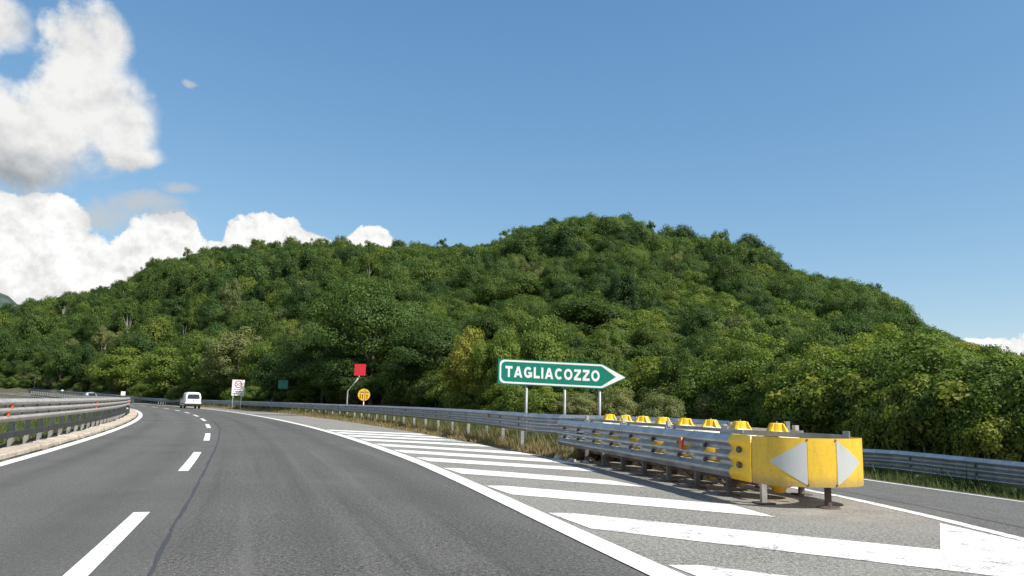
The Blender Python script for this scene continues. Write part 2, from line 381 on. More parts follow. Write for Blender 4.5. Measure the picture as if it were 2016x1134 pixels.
def crest(a):
    r = r1f(a); return max(0., math.tan(R(elf(a)))*r + 1.3 - TREE_TOP - 1.)
def ground_z(x, y):
    r = math.hypot(x, y); a = math.degrees(math.atan2(x, y))
    z = G(r) - .06 if r < 260 else G(260) - .06
    if x > 0 or a > 0:
        k = ramp_z(x, y) if y > -30 else 0
        if y < 60: z += max(k, -1.6)-.02 if x > x_rl(y)-.3 else 0
        else: z -= .9*max(0, 1-abs(a-8)/30)
    r0, r1 = r0f(a), r1f(a); h = crest(a)
    if r > r0:
        t = (r-r0)/(r1-r0)
        if t <= 1: k = t*(1.28-.28*t)
        else: k = max(-.02, 1-((t-1)*1.1)**1.5*.6)
        z = z*(1-min(1, t*4)) + (h*k + math.sin(x*.043)*math.cos(y*.037)*2.2*min(1, t*3)*min(1, h/20))*1.0 + (z*min(1, t*4) if h < 1 else 0)
    return z
azs = list(np.arange(-180, -60, 6.)) + list(np.arange(-60, 60, 1.)) + list(np.arange(60, 180, 6.))
rad = [0, 3, 6, 9, 12, 15, 18, 21, 24, 27, 30, 34, 38, 43, 48, 54, 60, 67, 75, 84, 94, 105, 117, 130, 144, 160, 178, 196, 215, 235, 255, 275, 295, 315, 340, 365, 390, 420, 450, 490, 540, 620, 750, 1000, 1600, 3000, 6500, 14000]
V = [(0, 0, -.06)]; F = []
for r in rad[1:]:
    for a in azs:
        x, y = r*math.sin(R(a)), r*math.cos(R(a)); V.append((x, y, ground_z(x, y) if r < 900 else G(260)-.06-(r-900)*.012))
na = len(azs)
for j in range(na): F.append((0, 1+(j+1) % na, 1+j))
for i in range(len(rad)-2):
    for j in range(na):
        a, b_ = 1+i*na+j, 1+i*na+(j+1) % na; F.append((a, b_, b_+na, a+na))
tag(mesh_obj('ground', V, F, 'ground', smooth=True), kind='structure')
# far blue mountains at both ends of the skyline
def mountain(name, a0, a1, dist, hs):
    V = []; F = []; n = 60
    for j in range(n+1):
        a = R(a0+(a1-a0)*j/n); h = float(np.interp(j/n, [q for q, _ in hs], [q for _, q in hs])) + 14*math.sin(j*1.7)+9*math.sin(j*3.9+1)
        h = max(h, 0)
        for k, (dd, kk) in enumerate(((-1600, 0.), (-1000, .35), (-450, .75), (0, 1.), (600, .7), (1800, 0.))):
            rr = dist+dd; V.append((rr*math.sin(a), rr*math.cos(a), -160+(h+160)*kk + 12*math.sin(j*2.3+k*1.9)*(0 < kk < 1)))
    for j in range(n):
        for k in range(5): F.append((j*6+k, j*6+6+k, j*6+7+k, j*6+k+1))
    return tag(mesh_obj(name, V, F, 'mountain', smooth=True), kind='structure')
mountain('distant_mountain', -62, -28, 6200, [(0, 300), (.35, 640), (.6, 760), (.75, 720), (.83, 655), (.88, 570), (1, 200)])
mountain('distant_ridge', 26, 66, 3000, [(0, 20), (.1, 120), (.17, 160), (.23, 215), (.4, 300), (.7, 260), (1, 80)])

# ------------------------------------------------------------------ roads
def strip(name, ss, ra, rb, dz, m, parent=None, uvs=False):
    V = []; F = []
    for s in ss: V += [arc(s, ra(s) if callable(ra) else ra, dz), arc(s, rb(s) if callable(rb) else rb, dz)]
    for i in range(len(ss)-1): F.append((2*i, 2*i+1, 2*i+3, 2*i+2))
    return mesh_obj(name, V, F, m, parent)
SS = np.arange(-30, 290, 3.)
road = tag(strip('road', SS, 369.6, 378.1, 0., 'asphalt'), kind='structure')
tag(strip('opposite_road', np.arange(-30, 330, 3.), 355., 363.5, -.02, 'asphalt_ramp'), kind='structure')
def vface(y): return CX + math.sqrt(381.45**2-(y-CY)**2)
def xline(rho, y): return CX + math.sqrt(rho**2-(y-CY)**2)
s_of = lambda x, y: (math.atan2(y-CY, x-CX)-TH0)*RS
ys = list(np.arange(-28, 30, 1.)) + list(np.arange(30, 62, 2.)); V = []; F = []
s_of = lambda x, y: (math.atan2(y-CY, x-CX)-TH0)*RS
for y in ys:
    xl = xline(rho_line(s_of(xline(377.8, y), y))+.12, y); xr = x_rl(y)+.02 if y < 17 else (vface(y) if y >= 19 else None)
    if xr is None: xr = (x_rl(17)+.02)*(1-(y-17)/2)+vface(19)*(y-17)/2
    for k in range(5): V.append((xl+(xr-xl)*k/4, y, .004))
for i in range(len(ys)-1):
    for k in range(4): F.append((i*5+k, i*5+k+1, i*5+k+6, i*5+k+5))
shoulder = tag(mesh_obj('shoulder', V, F, 'asphalt_pale'), kind='structure')
s61 = s_of(vface(60), 60)
far_sh = strip('shoulder_surface', np.arange(s_of(xline(378.1, 61), 61), 290, 3.), 378.1, rho_verge, .004, 'asphalt_pale', shoulder)
ys = np.arange(-28, 43, 1.); V = []; F = []
for y in ys:
    for k in range(5):
        x = x_rl(y)+(x_rr(y)+.45-x_rl(y))*k/4; V.append((x, y, ramp_z(x, y)))
for i in range(len(ys)-1):
    for k in range(4): F.append((i*5+k, i*5+k+1, i*5+k+6, i*5+k+5))
ramp = tag(mesh_obj('exit_ramp', V, F, 'asphalt_ramp'), kind='structure')
# painted lines
strip('edge_line', np.arange(-30, 290, 2.), lambda s_: rho_line(s_)-.14, lambda s_: rho_line(s_)+.14, .009, 'paint', road)
strip('edge_line', np.arange(-30, 290, 2.), 369.98, 370.22, .006, 'paint', road)
for k in range(-1, 22):
    s0 = 4.7+10.15*k; r0 = 373.26+.45*min(1, max(0, (s0-10)/70))
    strip('lane_dash', np.linspace(s0, s0+5.0, 4), r0-.085, r0+.085, .006, 'paint', road)
V = []; F = []; seam = [(-30, 374.0), (0, 373.8), (6.34, 373.75), (8.85, 373.69), (12.2, 373.66), (16.85, 373.63), (22, 373.66), (27.5, 373.71), (34, 373.81), (50, 373.95)]
sr = lin(seam); ss = np.arange(-4, 48, .25)
for i, s in enumerate(ss):
    c0 = sr(s)+.006*math.sin(s*1.3)+.005*math.sin(s*4.1); wd = .019+.005*math.sin(s*2.7)+.004*math.sin(s*9.)
    V += [arc(s, c0-wd, .004), arc(s, c0+wd, .004)]
for i in range(len(ss)-1): F.append((2*i, 2*i+1, 2*i+3, 2*i+2))
mesh_obj('tar_seam', V, F, 'tar', road)
def along(name, fx, y0, y1, wd, dz, m, parent, zf=None):
    V = []; F = []; yy = np.arange(y0, y1, .75)
    for y in yy:
        for q in (-wd, wd):
            x = fx(y)+q; V.append((x, y, (zf(x, y) if zf else 0)+dz))
    for i in range(len(yy)-1): F.append((2*i, 2*i+1, 2*i+3, 2*i+2))
    return mesh_obj(name, V, F, m, parent)
along('edge_line', lambda y: x_rl(y)-.09, -28, 19, .085, .009, 'paint_worn', shoulder)
along('edge_line', lambda y: x_rr(y), -28, 42, .075, .006, 'paint', ramp, ramp_z)
along('tar_seam', lambda y: x_rl(y)+.75+.08*math.sin(y*.4), 2, 18, .012, .004, 'tar', ramp, ramp_z)
# gore hatching: each stripe its own sheet
tips = [6.55, 9.45, 12.36, 15.43, 18.14, 20.75, 23.42, 26.28, 28.85, 31.1, 33.4]
ends = {6.55: ((5.0, 4.6), (4.7, 3.5)), 9.45: ((4.12, 7.52), (4.0, 6.35)), 12.36: ((3.02, 10.62), (3.24, 9.5)), 15.43: ((1.78, 13.66), (2.24, 12.6)), 18.14: ((1.66, 16.1), (1.75, 15.3))}
for t in tips:
    rl = lambda y: xline(rho_line(s_of(xline(377.8, y), y))+.17, y)
    xl = rl(t); top = (xl+.30, t+.02); low = (rl(t-1.12)+.10, t-1.12)
    if t in ends: e0, e1 = ends[t]
    else:
        sl = -.60 if t < 25 else -.52
        def hit(p):
            x, y = p
            while math.hypot(x-CX, y-CY) < 381.30: x += .02; y += sl*.02
            return (x, y)
        e0, e1 = hit(top), hit(low)
    poly = [(xl+.02, t), top, e0, e1, low]
    V = [(x, y, .009) for x, y in poly]
    mesh_obj('hatch_stripe', V, [(0, 4, 3, 2, 1)], 'paint' if t > 11 else 'paint_worn', shoulder)
P = [(5.10, 9.28), (4.11, 7.50), (3.98, 6.34), (4.2, 5.6), (5.0, 3.4), (5.3, 0.), (5.66, 0.), (5.62, 3.), (5.52, 5.5), (5.40, 7.), (5.30, 8.0)]
mesh_obj('hatch_patch', [(x, y, .0085) for x, y in P], [tuple(range(len(P)))], 'paint_worn', shoulder)

# kerb under the left barrier: a row of weathered stones
kerb = tag(strip('kerb', np.arange(-24, 150, 2.), 368.6, 369.9, .02, 'ground'), kind='structure')
s = -20.; stone_rng = random.Random(3)
while s < 120:
    L = stone_rng.uniform(.65, 1.35); o0 = 369.42+stone_rng.uniform(-.02, .02); o1 = 369.88+stone_rng.uniform(-.02, .02); h = .125+stone_rng.uniform(-.025, .02)
    a, b_ = s+.022, s+L-.022; ch = .03
    V = []
    for q, e in ((a, 0), (a+.04, 1), ((a+b_)/2, 1), (b_-.04, 1), (b_, 0)):
        j = stone_rng.uniform(-.012, .012); k = stone_rng.uniform(-.012, .012)
        V += [arc(q, o1+j, 0), arc(q, o1+j-.005, h-ch-.02*(1-e)), arc(q, o1+j-ch, h+k-.025*(1-e)), arc(q, o0, h+k-.02*(1-e)), arc(q, o0-.01, 0)]
    F = []
    for i in range(4):
        for k in range(4): F.append((i*5+k, i*5+k+1, i*5+k+6, i*5+k+5))
    F += [(0, 1, 2, 3, 4), (24, 23, 22, 21, 20)]
    F = [f[::-1] for f in F]
    mesh_obj('kerb_stone', V, F, 'kerb', kerb); s += L

# ------------------------------------------------------------------ guard rails
def thrie(h=.506, d=.085, flat=.013):
    """three-wave beam section as (outward offset, height)"""
    c = [h*.16, h*.5, h*.84]; v = [h*.33, h*.67]
    pr = [(.012, 0.), (.02, .012)]
    for i in range(3):
        pr += [(d, c[i]-flat), (d+.004, c[i]), (d, c[i]+flat)]
        if i < 2: pr += [(0., v[i]-.02*h/.5), (0., v[i]+.02*h/.5)]
    pr += [(.02, h-.012), (.012, h)]
    return pr
def sweep(name, path, nrm, z0, prof, m, parent, skip=None, thick=.005, smooth=False):
    """path: list of (x,y,z); nrm: outward horizontal normals"""
    loop = [(o, z) for o, z in prof] + [(o-thick, z) for o, z in reversed(prof)]
    n = len(loop); V = []; F = []; k = len(prof)
    for p, q in zip(path, nrm):
        for o, z in loop: V.append((p[0]+q[0]*o, p[1]+q[1]*o, p[2]+z0+z))
    for i in range(len(path)-1):
        for j in range(n):
            jj = (j+1) % n
            if skip:
                face = j if j < k-1 else (2*k-2-j if k <= j < 2*k-1 else -1)
                if skip(i, face): continue
            F.append((i*n+j, i*n+jj, (i+1)*n+jj, (i+1)*n+j))
    F += [tuple(range(n))[::-1], tuple((len(path)-1)*n+j for j in range(n))]
    # make faces point outward consistently
    o = mesh_obj(name, V, F, m, parent, smooth)
    return o
def normals(path, side):
    out = []
    for i in range(len(path)):
        t = np.array(path[min(i+1, len(path)-1)][:2])-np.array(path[max(i-1, 0)][:2]); t /= np.linalg.norm(t)
        out.append((t[1]*side, -t[0]*side))
    return out
post_mesh = {}
def post(parent, x, y, z0, z1, ang, m='post', w=.055, dp=.045):
    mb = MB(); c, s = math.cos(ang), math.sin(ang); ax = ((c, s, 0), (-s, c, 0), (0, 0, 1)); h = (z1-z0)/2
    A = np.array(ax)
    # open C section: web and two flanges
    mb.box(np.array((x, y, z0+h)), (w, .004, h), ax)
    mb.box(np.array((x, y, z0+h))+A[0]*(w-.004)+A[1]*(dp+.0045), (.004, dp, h-.002), ax)
    mb.box(np.array((x, y, z0+h))-A[0]*(w-.004)+A[1]*(dp+.0045), (.004, dp, h-.002), ax)
    return mb.build('post', m, parent)
def bolt(parent, x, y, z, nx, ny, r=.03, m='bolt'):
    return MB().tube([(x-nx*.005, y-ny*.005, z), (x+nx*.022, y+ny*.022, z)], [r, r*.7], 8).build('bolt', m, parent)
def reflector(parent, x, y, z, nx, ny, m, s=1.):
    tx, ty = -ny, nx; mb = MB()
    pts = [(-.045, -.075), (.045, -.075), (.05, .03), (.03, .08), (-.03, .08), (-.05, .03)]
    mb.prism([(a*s, b_*s) for a, b_ in pts], lambda a, b_, d_: (x+tx*a+nx*(.01+d_), y+ty*a+ny*(.01+d_), z+b_), .035)
    return mb.build('reflector', m, parent)
PROF = thrie(.52)
# -- right-hand barrier of the main road (curls round behind the crash cushion)
rail_r = tag(empty('guardrail', tuple(arc(40, 382.8))), 'long grey three-wave guardrail along the outer right edge of the bend', 'guardrail')
rail_r.location = (0, 0, 0)
def zt(s): return float(np.interp(s, [20, 34, 60, 110, 150, 300], [1.04, 1.03, .95, .90, .87, .9]))
wrap = [(4.45, 15.6), (4.2, 16.8), (3.75, 18.1), (3.2, 19.05), (2.5, 19.55), (1.85, 19.75), (1.35, 20.0)]
s = s_of(1.05, 20.6)
seg = [(x, y, 0) for x, y in wrap] + [arc(q, rho_rail(q)) for q in (s+.4, s+1.2)]
sweep('rail_beam', seg, normals(seg, -1), 1.04-.52, PROF, 'steel', rail_r)
for x, y in wrap[::3]: post(rail_r, x+.12, y, -.05, .95, .5)
s += 1.21; s_start = s; k = 0
while s < 305:
    L = 4.5 if s < 130 else 9.0; e_ = .14 if k % 2 else -.06; q = np.linspace(s-e_, s+L+e_, 6); path = [arc(a, rho_rail(a)-(.007 if k % 2 else 0), zt(a)-.52+(.002 if k % 2 else 0)) for a in q]; nn = normals(path, -1)
    b_ = sweep('rail_beam', path, nn, 0., PROF, 'steel', rail_r)
    step = 2.25 if s < 110 else 1.5
    for a in np.arange(s+1.1, s+L-.01, step):
        c0 = arc(a, rho_rail(a)); t = math.atan2(nn[2][1], nn[2][0])+math.pi/2
        if s < 70:
            if a < s+1.3:
                for zz in (.16, .5, .84):
                    for da in (-.10, .10):
                        c2 = arc(a-1.1+da, rho_rail(a)-.092); bolt(b_, c2[0], c2[1], zt(a)-.52+zz*.52, nn[0][0], nn[0][1], .02, 'steel_old')
            for zz in (.33*.52, .67*.52): bolt(rail_r if False else b_, c0[0]+nn[2][0]*.002, c0[1]+nn[2][1]*.002, zt(a)-.52+zz, nn[2][0], nn[2][1], .035)
        zb = c0[2]-.1 if s < 130 else c0[2]-1.1
        post(rail_r, c0[0]-nn[2][0]*.06, c0[1]-nn[2][1]*.06, zb, c0[2]+zt(a)-.08, t)
    if k % 3 == 1 and s < 110:
        c0 = arc(s+.3, rho_rail(s+.3)); reflector(rail_r, c0[0]+nn[0][0]*.01, c0[1]+nn[0][1]*.01, zt(s)-.17, nn[0][0], nn[0][1], 'red_orange', 1.15)
    s += L; k += 1
# -- left barrier in the median, with a low second rail
rail_l = tag(empty('median_guardrail'), 'grey three-wave guardrail with low dark second rail beside stone kerb, left', 'guardrail')
s = -12.; k = 0
while s < 175:
    L = 4.5; e_ = .14 if k % 2 else -.06; q = np.linspace(s-e_, s+L+e_, 5); path = [arc(a, 369.28+(.007 if k % 2 else 0), 1.17-.52+(.002 if k % 2 else 0)) for a in q]; q = np.linspace(s, s+L-.012, 5); nn = normals(path, 1)
    b_ = sweep('rail_beam', path, nn, 0., PROF, 'steel_old', rail_l)  # steel_old: same steel with warm sunlight put into its colour
    path2 = [arc(a, 369.36, .30) for a in q]
    sweep('lower_rail', path2, nn, 0., [(0., 0.), (.035, .006), (.04, .02), (.04, .125), (.035, .139), (0., .145)], 'steel_dark', rail_l)
    for a in np.arange(s+.3, s+L-.01, 1.5):
        c0 = arc(a, 369.17); t = math.atan2(nn[2][1], nn[2][0])+math.pi/2
        post(rail_l, c0[0], c0[1], c0[2]-.05, c0[2]+1.08, t, w=.06)
        if s < 60:
            for zz in (.33*.52, .67*.52):
                c1 = arc(a, 369.285); bolt(b_, c1[0], c1[1], 1.17-.52+zz, nn[2][0], nn[2][1], .03)
    s += L; k += 1
for s in (20.2, 33.6, 55., 75.):
    for zz, ds in ((1.04, 0), (.87, -.25)):
        c0 = arc(s+ds, 369.30); t = TH0+s/RS; reflector(rail_l, c0[0], c0[1], zz, math.cos(t), math.sin(t), 'orange', 1.1)
# -- barrier on the far side of the exit ramp
rail_e = tag(empty('guardrail'), 'grey-blue three-wave guardrail on the right verge of the exit ramp', 'guardrail')
rp = [(12.9, 2.), (11.9, 7.), (10.95, 11.5), (10.3, 14.6), (9.8, 17.), (9.4, 19.5), (8.75, 24.), (8.4, 29.), (8.9, 35.)]
ry = [b_ for _, b_ in rp]; fx = lambda y: float(np.interp(y, ry, [a for a, _ in rp]))
y = 2.; k = 0
while y < 34:
    L = 4.0; path = [(fx(a), a, .36-.52-max(0, a-19)*.035+(.003 if k % 2 else 0)) for a in np.linspace(y, y+L-.012, 6)]; nn = normals(path, -1)
    b_ = sweep('rail_beam', path, nn, 0., PROF, 'steel', rail_e)
    for a in (y+.5, y+2.5):
        dz = -max(0, a-19)*.035; x = fx(a); t = math.atan2(nn[2][1], nn[2][0])+math.pi/2
        post(rail_e, x+.06, a, -.55+dz, .28+dz, t)
        for zz in (.33*.52, .67*.52): bolt(b_, x+nn[2][0]*.002, a, .36-.52+zz+dz, nn[2][0], nn[2][1], .03)
    y += L; k += 1

# ------------------------------------------------------------------ crash cushion at the nose of the gore
P0 = np.array((3.47, 10.76)); AU = np.array((-.237, .9715)); AV = np.array((.9715, .237)); HW = .675
def cu_(u, v, z=0.): p = P0+AU*u+AV*v; return (p[0], p[1], z)
cush = tag(empty('crash_cushion'), 'crash cushion of slotted steel rails with a yellow nose in the gore', 'crash cushion')
ang_u = math.atan2(AU[1], AU[0])
CH = .62; CP = thrie(CH, .085, .02); ZB = .30
BAY = 1.045
for side, v in ((-1, -.06), (1, 2*HW+.06)):
    cuts = [.5]
    for b_ in range(8):
        u0 = .62+b_*BAY; cuts += [u0+.16, u0+.20, u0+.60, u0+.64] if b_ else [u0+.34, u0+.74]
    cuts += [.62+8*BAY]
    cuts = sorted(cuts); path = [cu_(u, v) for u in cuts]
    nn = [tuple(AV*side)]*len(path)
    slots = [(.62+b_*BAY+.20, .62+b_*BAY+.60) for b_ in range(1, 8)]+[(.96, 1.36)]
    def skip(i, face):
        if face not in (4, 8): pass
        mid = (cuts[i]+cuts[i+1])/2
        return face in (5, 9) and any(a < mid < b_ for a, b_ in slots)
    beam = sweep('rail_beam', path, nn, ZB, CP, 'steel', cush, skip)
    for (a, b_) in slots:
        for zz in (.33, .67):
            z = ZB+CH*zz
            MB().box(cu_((a+b_)/2, v+side*.012, z-.024), ((b_-a)/2, .014, .004), ((AU[0], AU[1], 0), (AV[0], AV[1], 0), (0, 0, 1))).build('slot_lip', 'sign_white', beam)  # white bar paints the sunlit lower edge of the slot
            MB().tube([cu_(b_+.04, v-side*.01, z), cu_(b_+.04, v+side*.05, z)], [.036, .026], 10).build('bolt', 'bolt', beam)
# posts
axU = ((AU[0], AU[1], 0), (AV[0], AV[1], 0), (0, 0, 1))
for u in (0.02, .95, 1.95, 3.0, 4.05, 5.1, 6.2, 7.3, 8.4):
    for v in (.06, 2*HW-.06):
        if u < .1 and v > 1: continue
        q = cu_(u, v)
        pst = MB().box((q[0], q[1], .45), (.028, .04, .45), axU).build('post', 'post_dirty' if u > .1 else 'post', cush)
        MB().box((q[0], q[1], .014), (.11, .12, .012), axU).build('base_plate', 'rust', pst)
q = cu_(-.47, .72)
MB().tube([(q[0], q[1], 0), (q[0], q[1], .6)], .045, 12).build('nose_post', 'rust', cush)
MB().lathe((q[0], q[1], 0), [(.16, .005), (.15, .02), (.05, .035)], 14).build('base_plate', 'rust', cush)
# top frame bars: diaphragm between bays and one long bar on the near side
for u in (1.05, 3.0, 5.1, 7.3):
    a, b_ = cu_(u, .0, .93), cu_(u, 2*HW, .93)
    br = MB().box([(i+j)/2 for i, j in zip(a, b_)], (.03, HW, .035), axU).build('cross_bar', 'steel', cush)
    for vv in (.06, 2*HW-.06):
        MB().box(cu_(u, vv, 1.0), (.045, .03, .05), axU).build('clamp', 'steel_old', br)
a, b_ = np.array(cu_(.95, .02, .95)), np.array(cu_(-.40, 1.1, .93)); dv = (b_-a); Ld = np.linalg.norm(dv); dv /= Ld
ax2 = ((dv[0], dv[1], dv[2]), (-dv[1], dv[0], 0), (0, 0, 1))
br = MB().box((a+b_)/2, (Ld/2, .025, .035), ax2).build('nose_bar', 'steel', cush)
for e in (a, b_): MB().box(e+np.array((0, 0, .02)), (.04, .04, .065), ax2).build('clamp', 'steel', br)
MB().box(cu_(.5, .78, 1.02), (.03, .03, .10), axU).build('clamp', 'steel', br)
# long side bars under the drums
for v in (.18, 2*HW-.18):
    MB().box(cu_(4.6, v, .955), (3.9, .02, .025), axU).build('side_bar', 'steel', cush)
    MB().box(cu_(4.4, v, .24), (4.1, .03, .03), axU).build('skid_bar', 'rust', cush)
for u in (1.4, 2.5, 3.5, 4.6, 5.6, 6.7):
    MB().tube([cu_(u-.3, .2, .26), cu_(u, .3, .10), cu_(u+.3, .2, .26)], .022, 6).build('chain', 'rust', cush)
    MB().box(cu_(u+.2, .45, .16), (.10, .06, .10), axU).build('bracket', 'rust', cush)
# yellow nose wrap: a corrugated piece on each flank and a curved plate in front
def nose_path(t, off=0.):
    a = math.pi*t; u = -.62*math.sin(a)**.8; v = HW-(HW+.07)*math.cos(a)
    da = 1e-3; u2 = -.62*max(0, math.sin(min(math.pi, a+da)))**.8; v2 = HW-(HW+.07)*math.cos(min(math.pi, a+da))
    if a+da > math.pi: u2, v2 = u, v; a -= da; u = -.62*math.sin(a)**.8; v = HW-(HW+.07)*math.cos(a)
    tx, ty = u2-u, v2-v; n = math.hypot(tx, ty); nu, nv = -ty/n, tx/n     # outward
    return cu_(u+nu*off, v+nv*off)
for side, v in ((-1, -.07), (1, 2*HW+.07)):
    us = [.54, .49, .42, .33, .23, .12, .02]; loopV = []; F = []; kk = len(CP)
    for i, u in enumerate(us):
        f_ = 0 if u > .42 else ((.42-u)/.40)**1.1
        for o, z in CP:
            oo = (o+.012)*(1-f_)+.05*f_
            if i == 0: oo = o+.008 + (.02 if o > .05 else 0)*0
            p = P0+AU*(u+(.05 if (i == 0 and o < .05) else 0))+AV*(v+side*oo); loopV.append((p[0], p[1], ZB-.008+z*(CH+.016)/CH))
    for i in range(len(us)-1):
        for j in range(kk-1): F.append((i*kk+j, i*kk+j+1, (i+1)*kk+j+1, (i+1)*kk+j))
    fl = mesh_obj('nose_flank', loopV, F, 'yellow_bright', cush, True)
    sol = fl.modifiers.new('thick', 'SOLIDIFY'); sol.thickness = .006; sol.offset = 1 if side > 0 else -1
    for zz in (.33, .67): MB().tube([cu_(.33, v+side*.02, ZB+CH*zz), cu_(.33, v+side*.075, ZB+CH*zz)], [.055, .042], 12).build('bolt', 'bolt', fl)
def plate(name, t0, t1, off, z0f, z1f, m, parent, n=24, thick=.006):
    V = []; F = []
    for i in range(n+1):
        t = t0+(t1-t0)*i/n; z0, z1 = z0f(i/n), z1f(i/n)
        a, b_ = nose_path(t, off), nose_path(t, off-thick)
        V += [(a[0], a[1], z0), (a[0], a[1], z1), (b_[0], b_[1], z1), (b_[0], b_[1], z0)]
    for i in range(n):
        for k in range(4): F.append((i*4+k, i*4+(k+1) % 4, i*4+4+(k+1) % 4, i*4+4+k))
    F += [(0, 1, 2, 3), (n*4+3, n*4+2, n*4+1, n*4)]
    return mesh_obj(name, V, F, m, parent)
T1, T2 = .355, .52
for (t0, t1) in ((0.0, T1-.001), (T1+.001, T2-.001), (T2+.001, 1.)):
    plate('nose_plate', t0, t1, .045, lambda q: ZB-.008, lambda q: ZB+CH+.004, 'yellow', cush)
zc = ZB+CH/2-.005; hh = CH/2-.02
plate('reflective_triangle', .13, T1-.004, .049, lambda q: zc-hh*q, lambda q: zc+hh*q+.001, 'film', cush, thick=.003)
plate('reflective_triangle', T2+.006, .72, .049, lambda q: zc-hh*(1-q), lambda q: zc+hh*(1-q)+.001, 'film', cush, thick=.003)
for t in (T1, T2):
    for z in (ZB+.02, ZB+CH-.02):
        a, b_ = nose_path(t, .045), nose_path(t, .058); MB().tube([(a[0], a[1], z), (b_[0], b_[1], z)], .013, 6).build('rivet', 'rust', cush)
# eight absorber barrels standing inside the cushion
def ordinal(i): return ['first', 'second', 'third', 'fourth', 'fifth', 'sixth', 'seventh', 'eighth'][i]
body0 = dome0 = None
for i in range(8):
    u = .66+i*.97 if i else .60; q = cu_(u, HW)
    d_ = empty('absorber_barrel', (q[0], q[1], -.005), ang_u+.3*math.sin(i*2.1))
    tag(d_, f'yellow absorber barrel with finned cap, {ordinal(i)} counting back from the yellow nose', 'barrel', 'absorber barrels in the crash cushion')
    if body0 is None:
        mb = MB().lathe((0, 0, 0), [(.05, .09), (.09, .10), (.11, .16), (.20, .19), (.33, .27), (.38, .42), (.40, .58), (.40, .76), (.38, .80)], 28); body0 = mb.build('body', 'yellow_bright', d_, True).data
        mb = MB().lathe((0, 0, 0), [(.38, .79), (.36, .85), (.28, .915), (.18, .962), (.10, .985)], 28); dome0 = mb.build('dome', 'cream', d_, True).data
        mb = MB()
        mb.lathe((0, 0, 0), [(.12, .95), (.115, .98), (.10, 1.085), (.09, 1.095)], 16)
        for kx in range(4):
            a = math.pi/2*kx+.4; c_, s_ = math.cos(a), math.sin(a)
            mb.prism([(.08, .945), (.195, .945), (.175, .985), (.14, 1.04), (.118, 1.088), (.08, 1.088)], lambda A, B, D: (c_*A-s_*(D-.02), s_*A+c_*(D-.02), B), .04)
        cap0 = mb.build('cap', 'yellow_bright', d_).data
        pin0 = MB().lathe((0, 0, 0), [(.012, 1.09), (.012, 1.118), (.006, 1.12)], 8).build('pin', 'steel', d_).data
    else:
        for nm, me in (('body', body0), ('dome', dome0), ('cap', cap0), ('pin', pin0)):
            o = bpy.data.objects.new(nm, me); col.objects.link(o); o.parent = d_
q = cu_(2.0, -.06)
reflector(cush, *[x for x in cu_(2.02, -.155)][:2], ZB+CH*.66, -AV[0], -AV[1], 'red_orange', 1.2)

# ------------------------------------------------------------------ signs
def text_mesh(txt, size, bold=0.):
    c_ = bpy.data.curves.new('lettering', 'FONT'); c_.body = txt; c_.size = size; c_.align_x = 'LEFT'; c_.offset = bold; c_.resolution_u = 4
    o = bpy.data.objects.new('tmp', c_); col.objects.link(o)
    dg = bpy.context.evaluated_depsgraph_get(); me = bpy.data.meshes.new_from_object(o.evaluated_get(dg)); bpy.data.objects.remove(o)
    return me
def lettering(txt, parent, x0, x1, z0, z1, y, m, bold=0., name='lettering'):
    """fit text into a box on a board that faces -Y (local coordinates)"""
    me = text_mesh(txt, 1., bold); v = np.array([tuple(q.co) for q in me.vertices]); mn, mxv = v.min(0), v.max(0)
    nv = np.zeros_like(v); nv[:, 0] = x0+(v[:, 0]-mn[0])/(mxv[0]-mn[0])*(x1-x0); nv[:, 2] = z0+(v[:, 1]-mn[1])/(mxv[1]-mn[1])*(z1-z0); nv[:, 1] = y
    me.vertices.foreach_set('co', nv.reshape(-1)); me.materials.clear(); me.materials.append(M[m]); me.update()
    o = bpy.data.objects.new(name, me); col.objects.link(o); o.parent = parent; return o
def board(name, poly, y0, thick, m, parent):   # outline in x,z ; front face at y0
    mb = MB(); mb.prism(poly, lambda a, b_, d_: (a, y0+d_, b_), thick); return mb.build(name, m, parent)
def roundrect(x0, x1, z0, z1, r, n=6, corners=(1, 1, 1, 1)):
    P = []
    for (cx, cz, a0, on) in ((x1-r, z1-r, 0, corners[0]), (x0+r, z1-r, 90, corners[1]), (x0+r, z0+r, 180, corners[2]), (x1-r, z0+r, 270, corners[3])):
        for k in range(n+1):
            a = R(a0+90*k/n); P.append((cx+r*math.cos(a), cz+r*math.sin(a)))
    return P
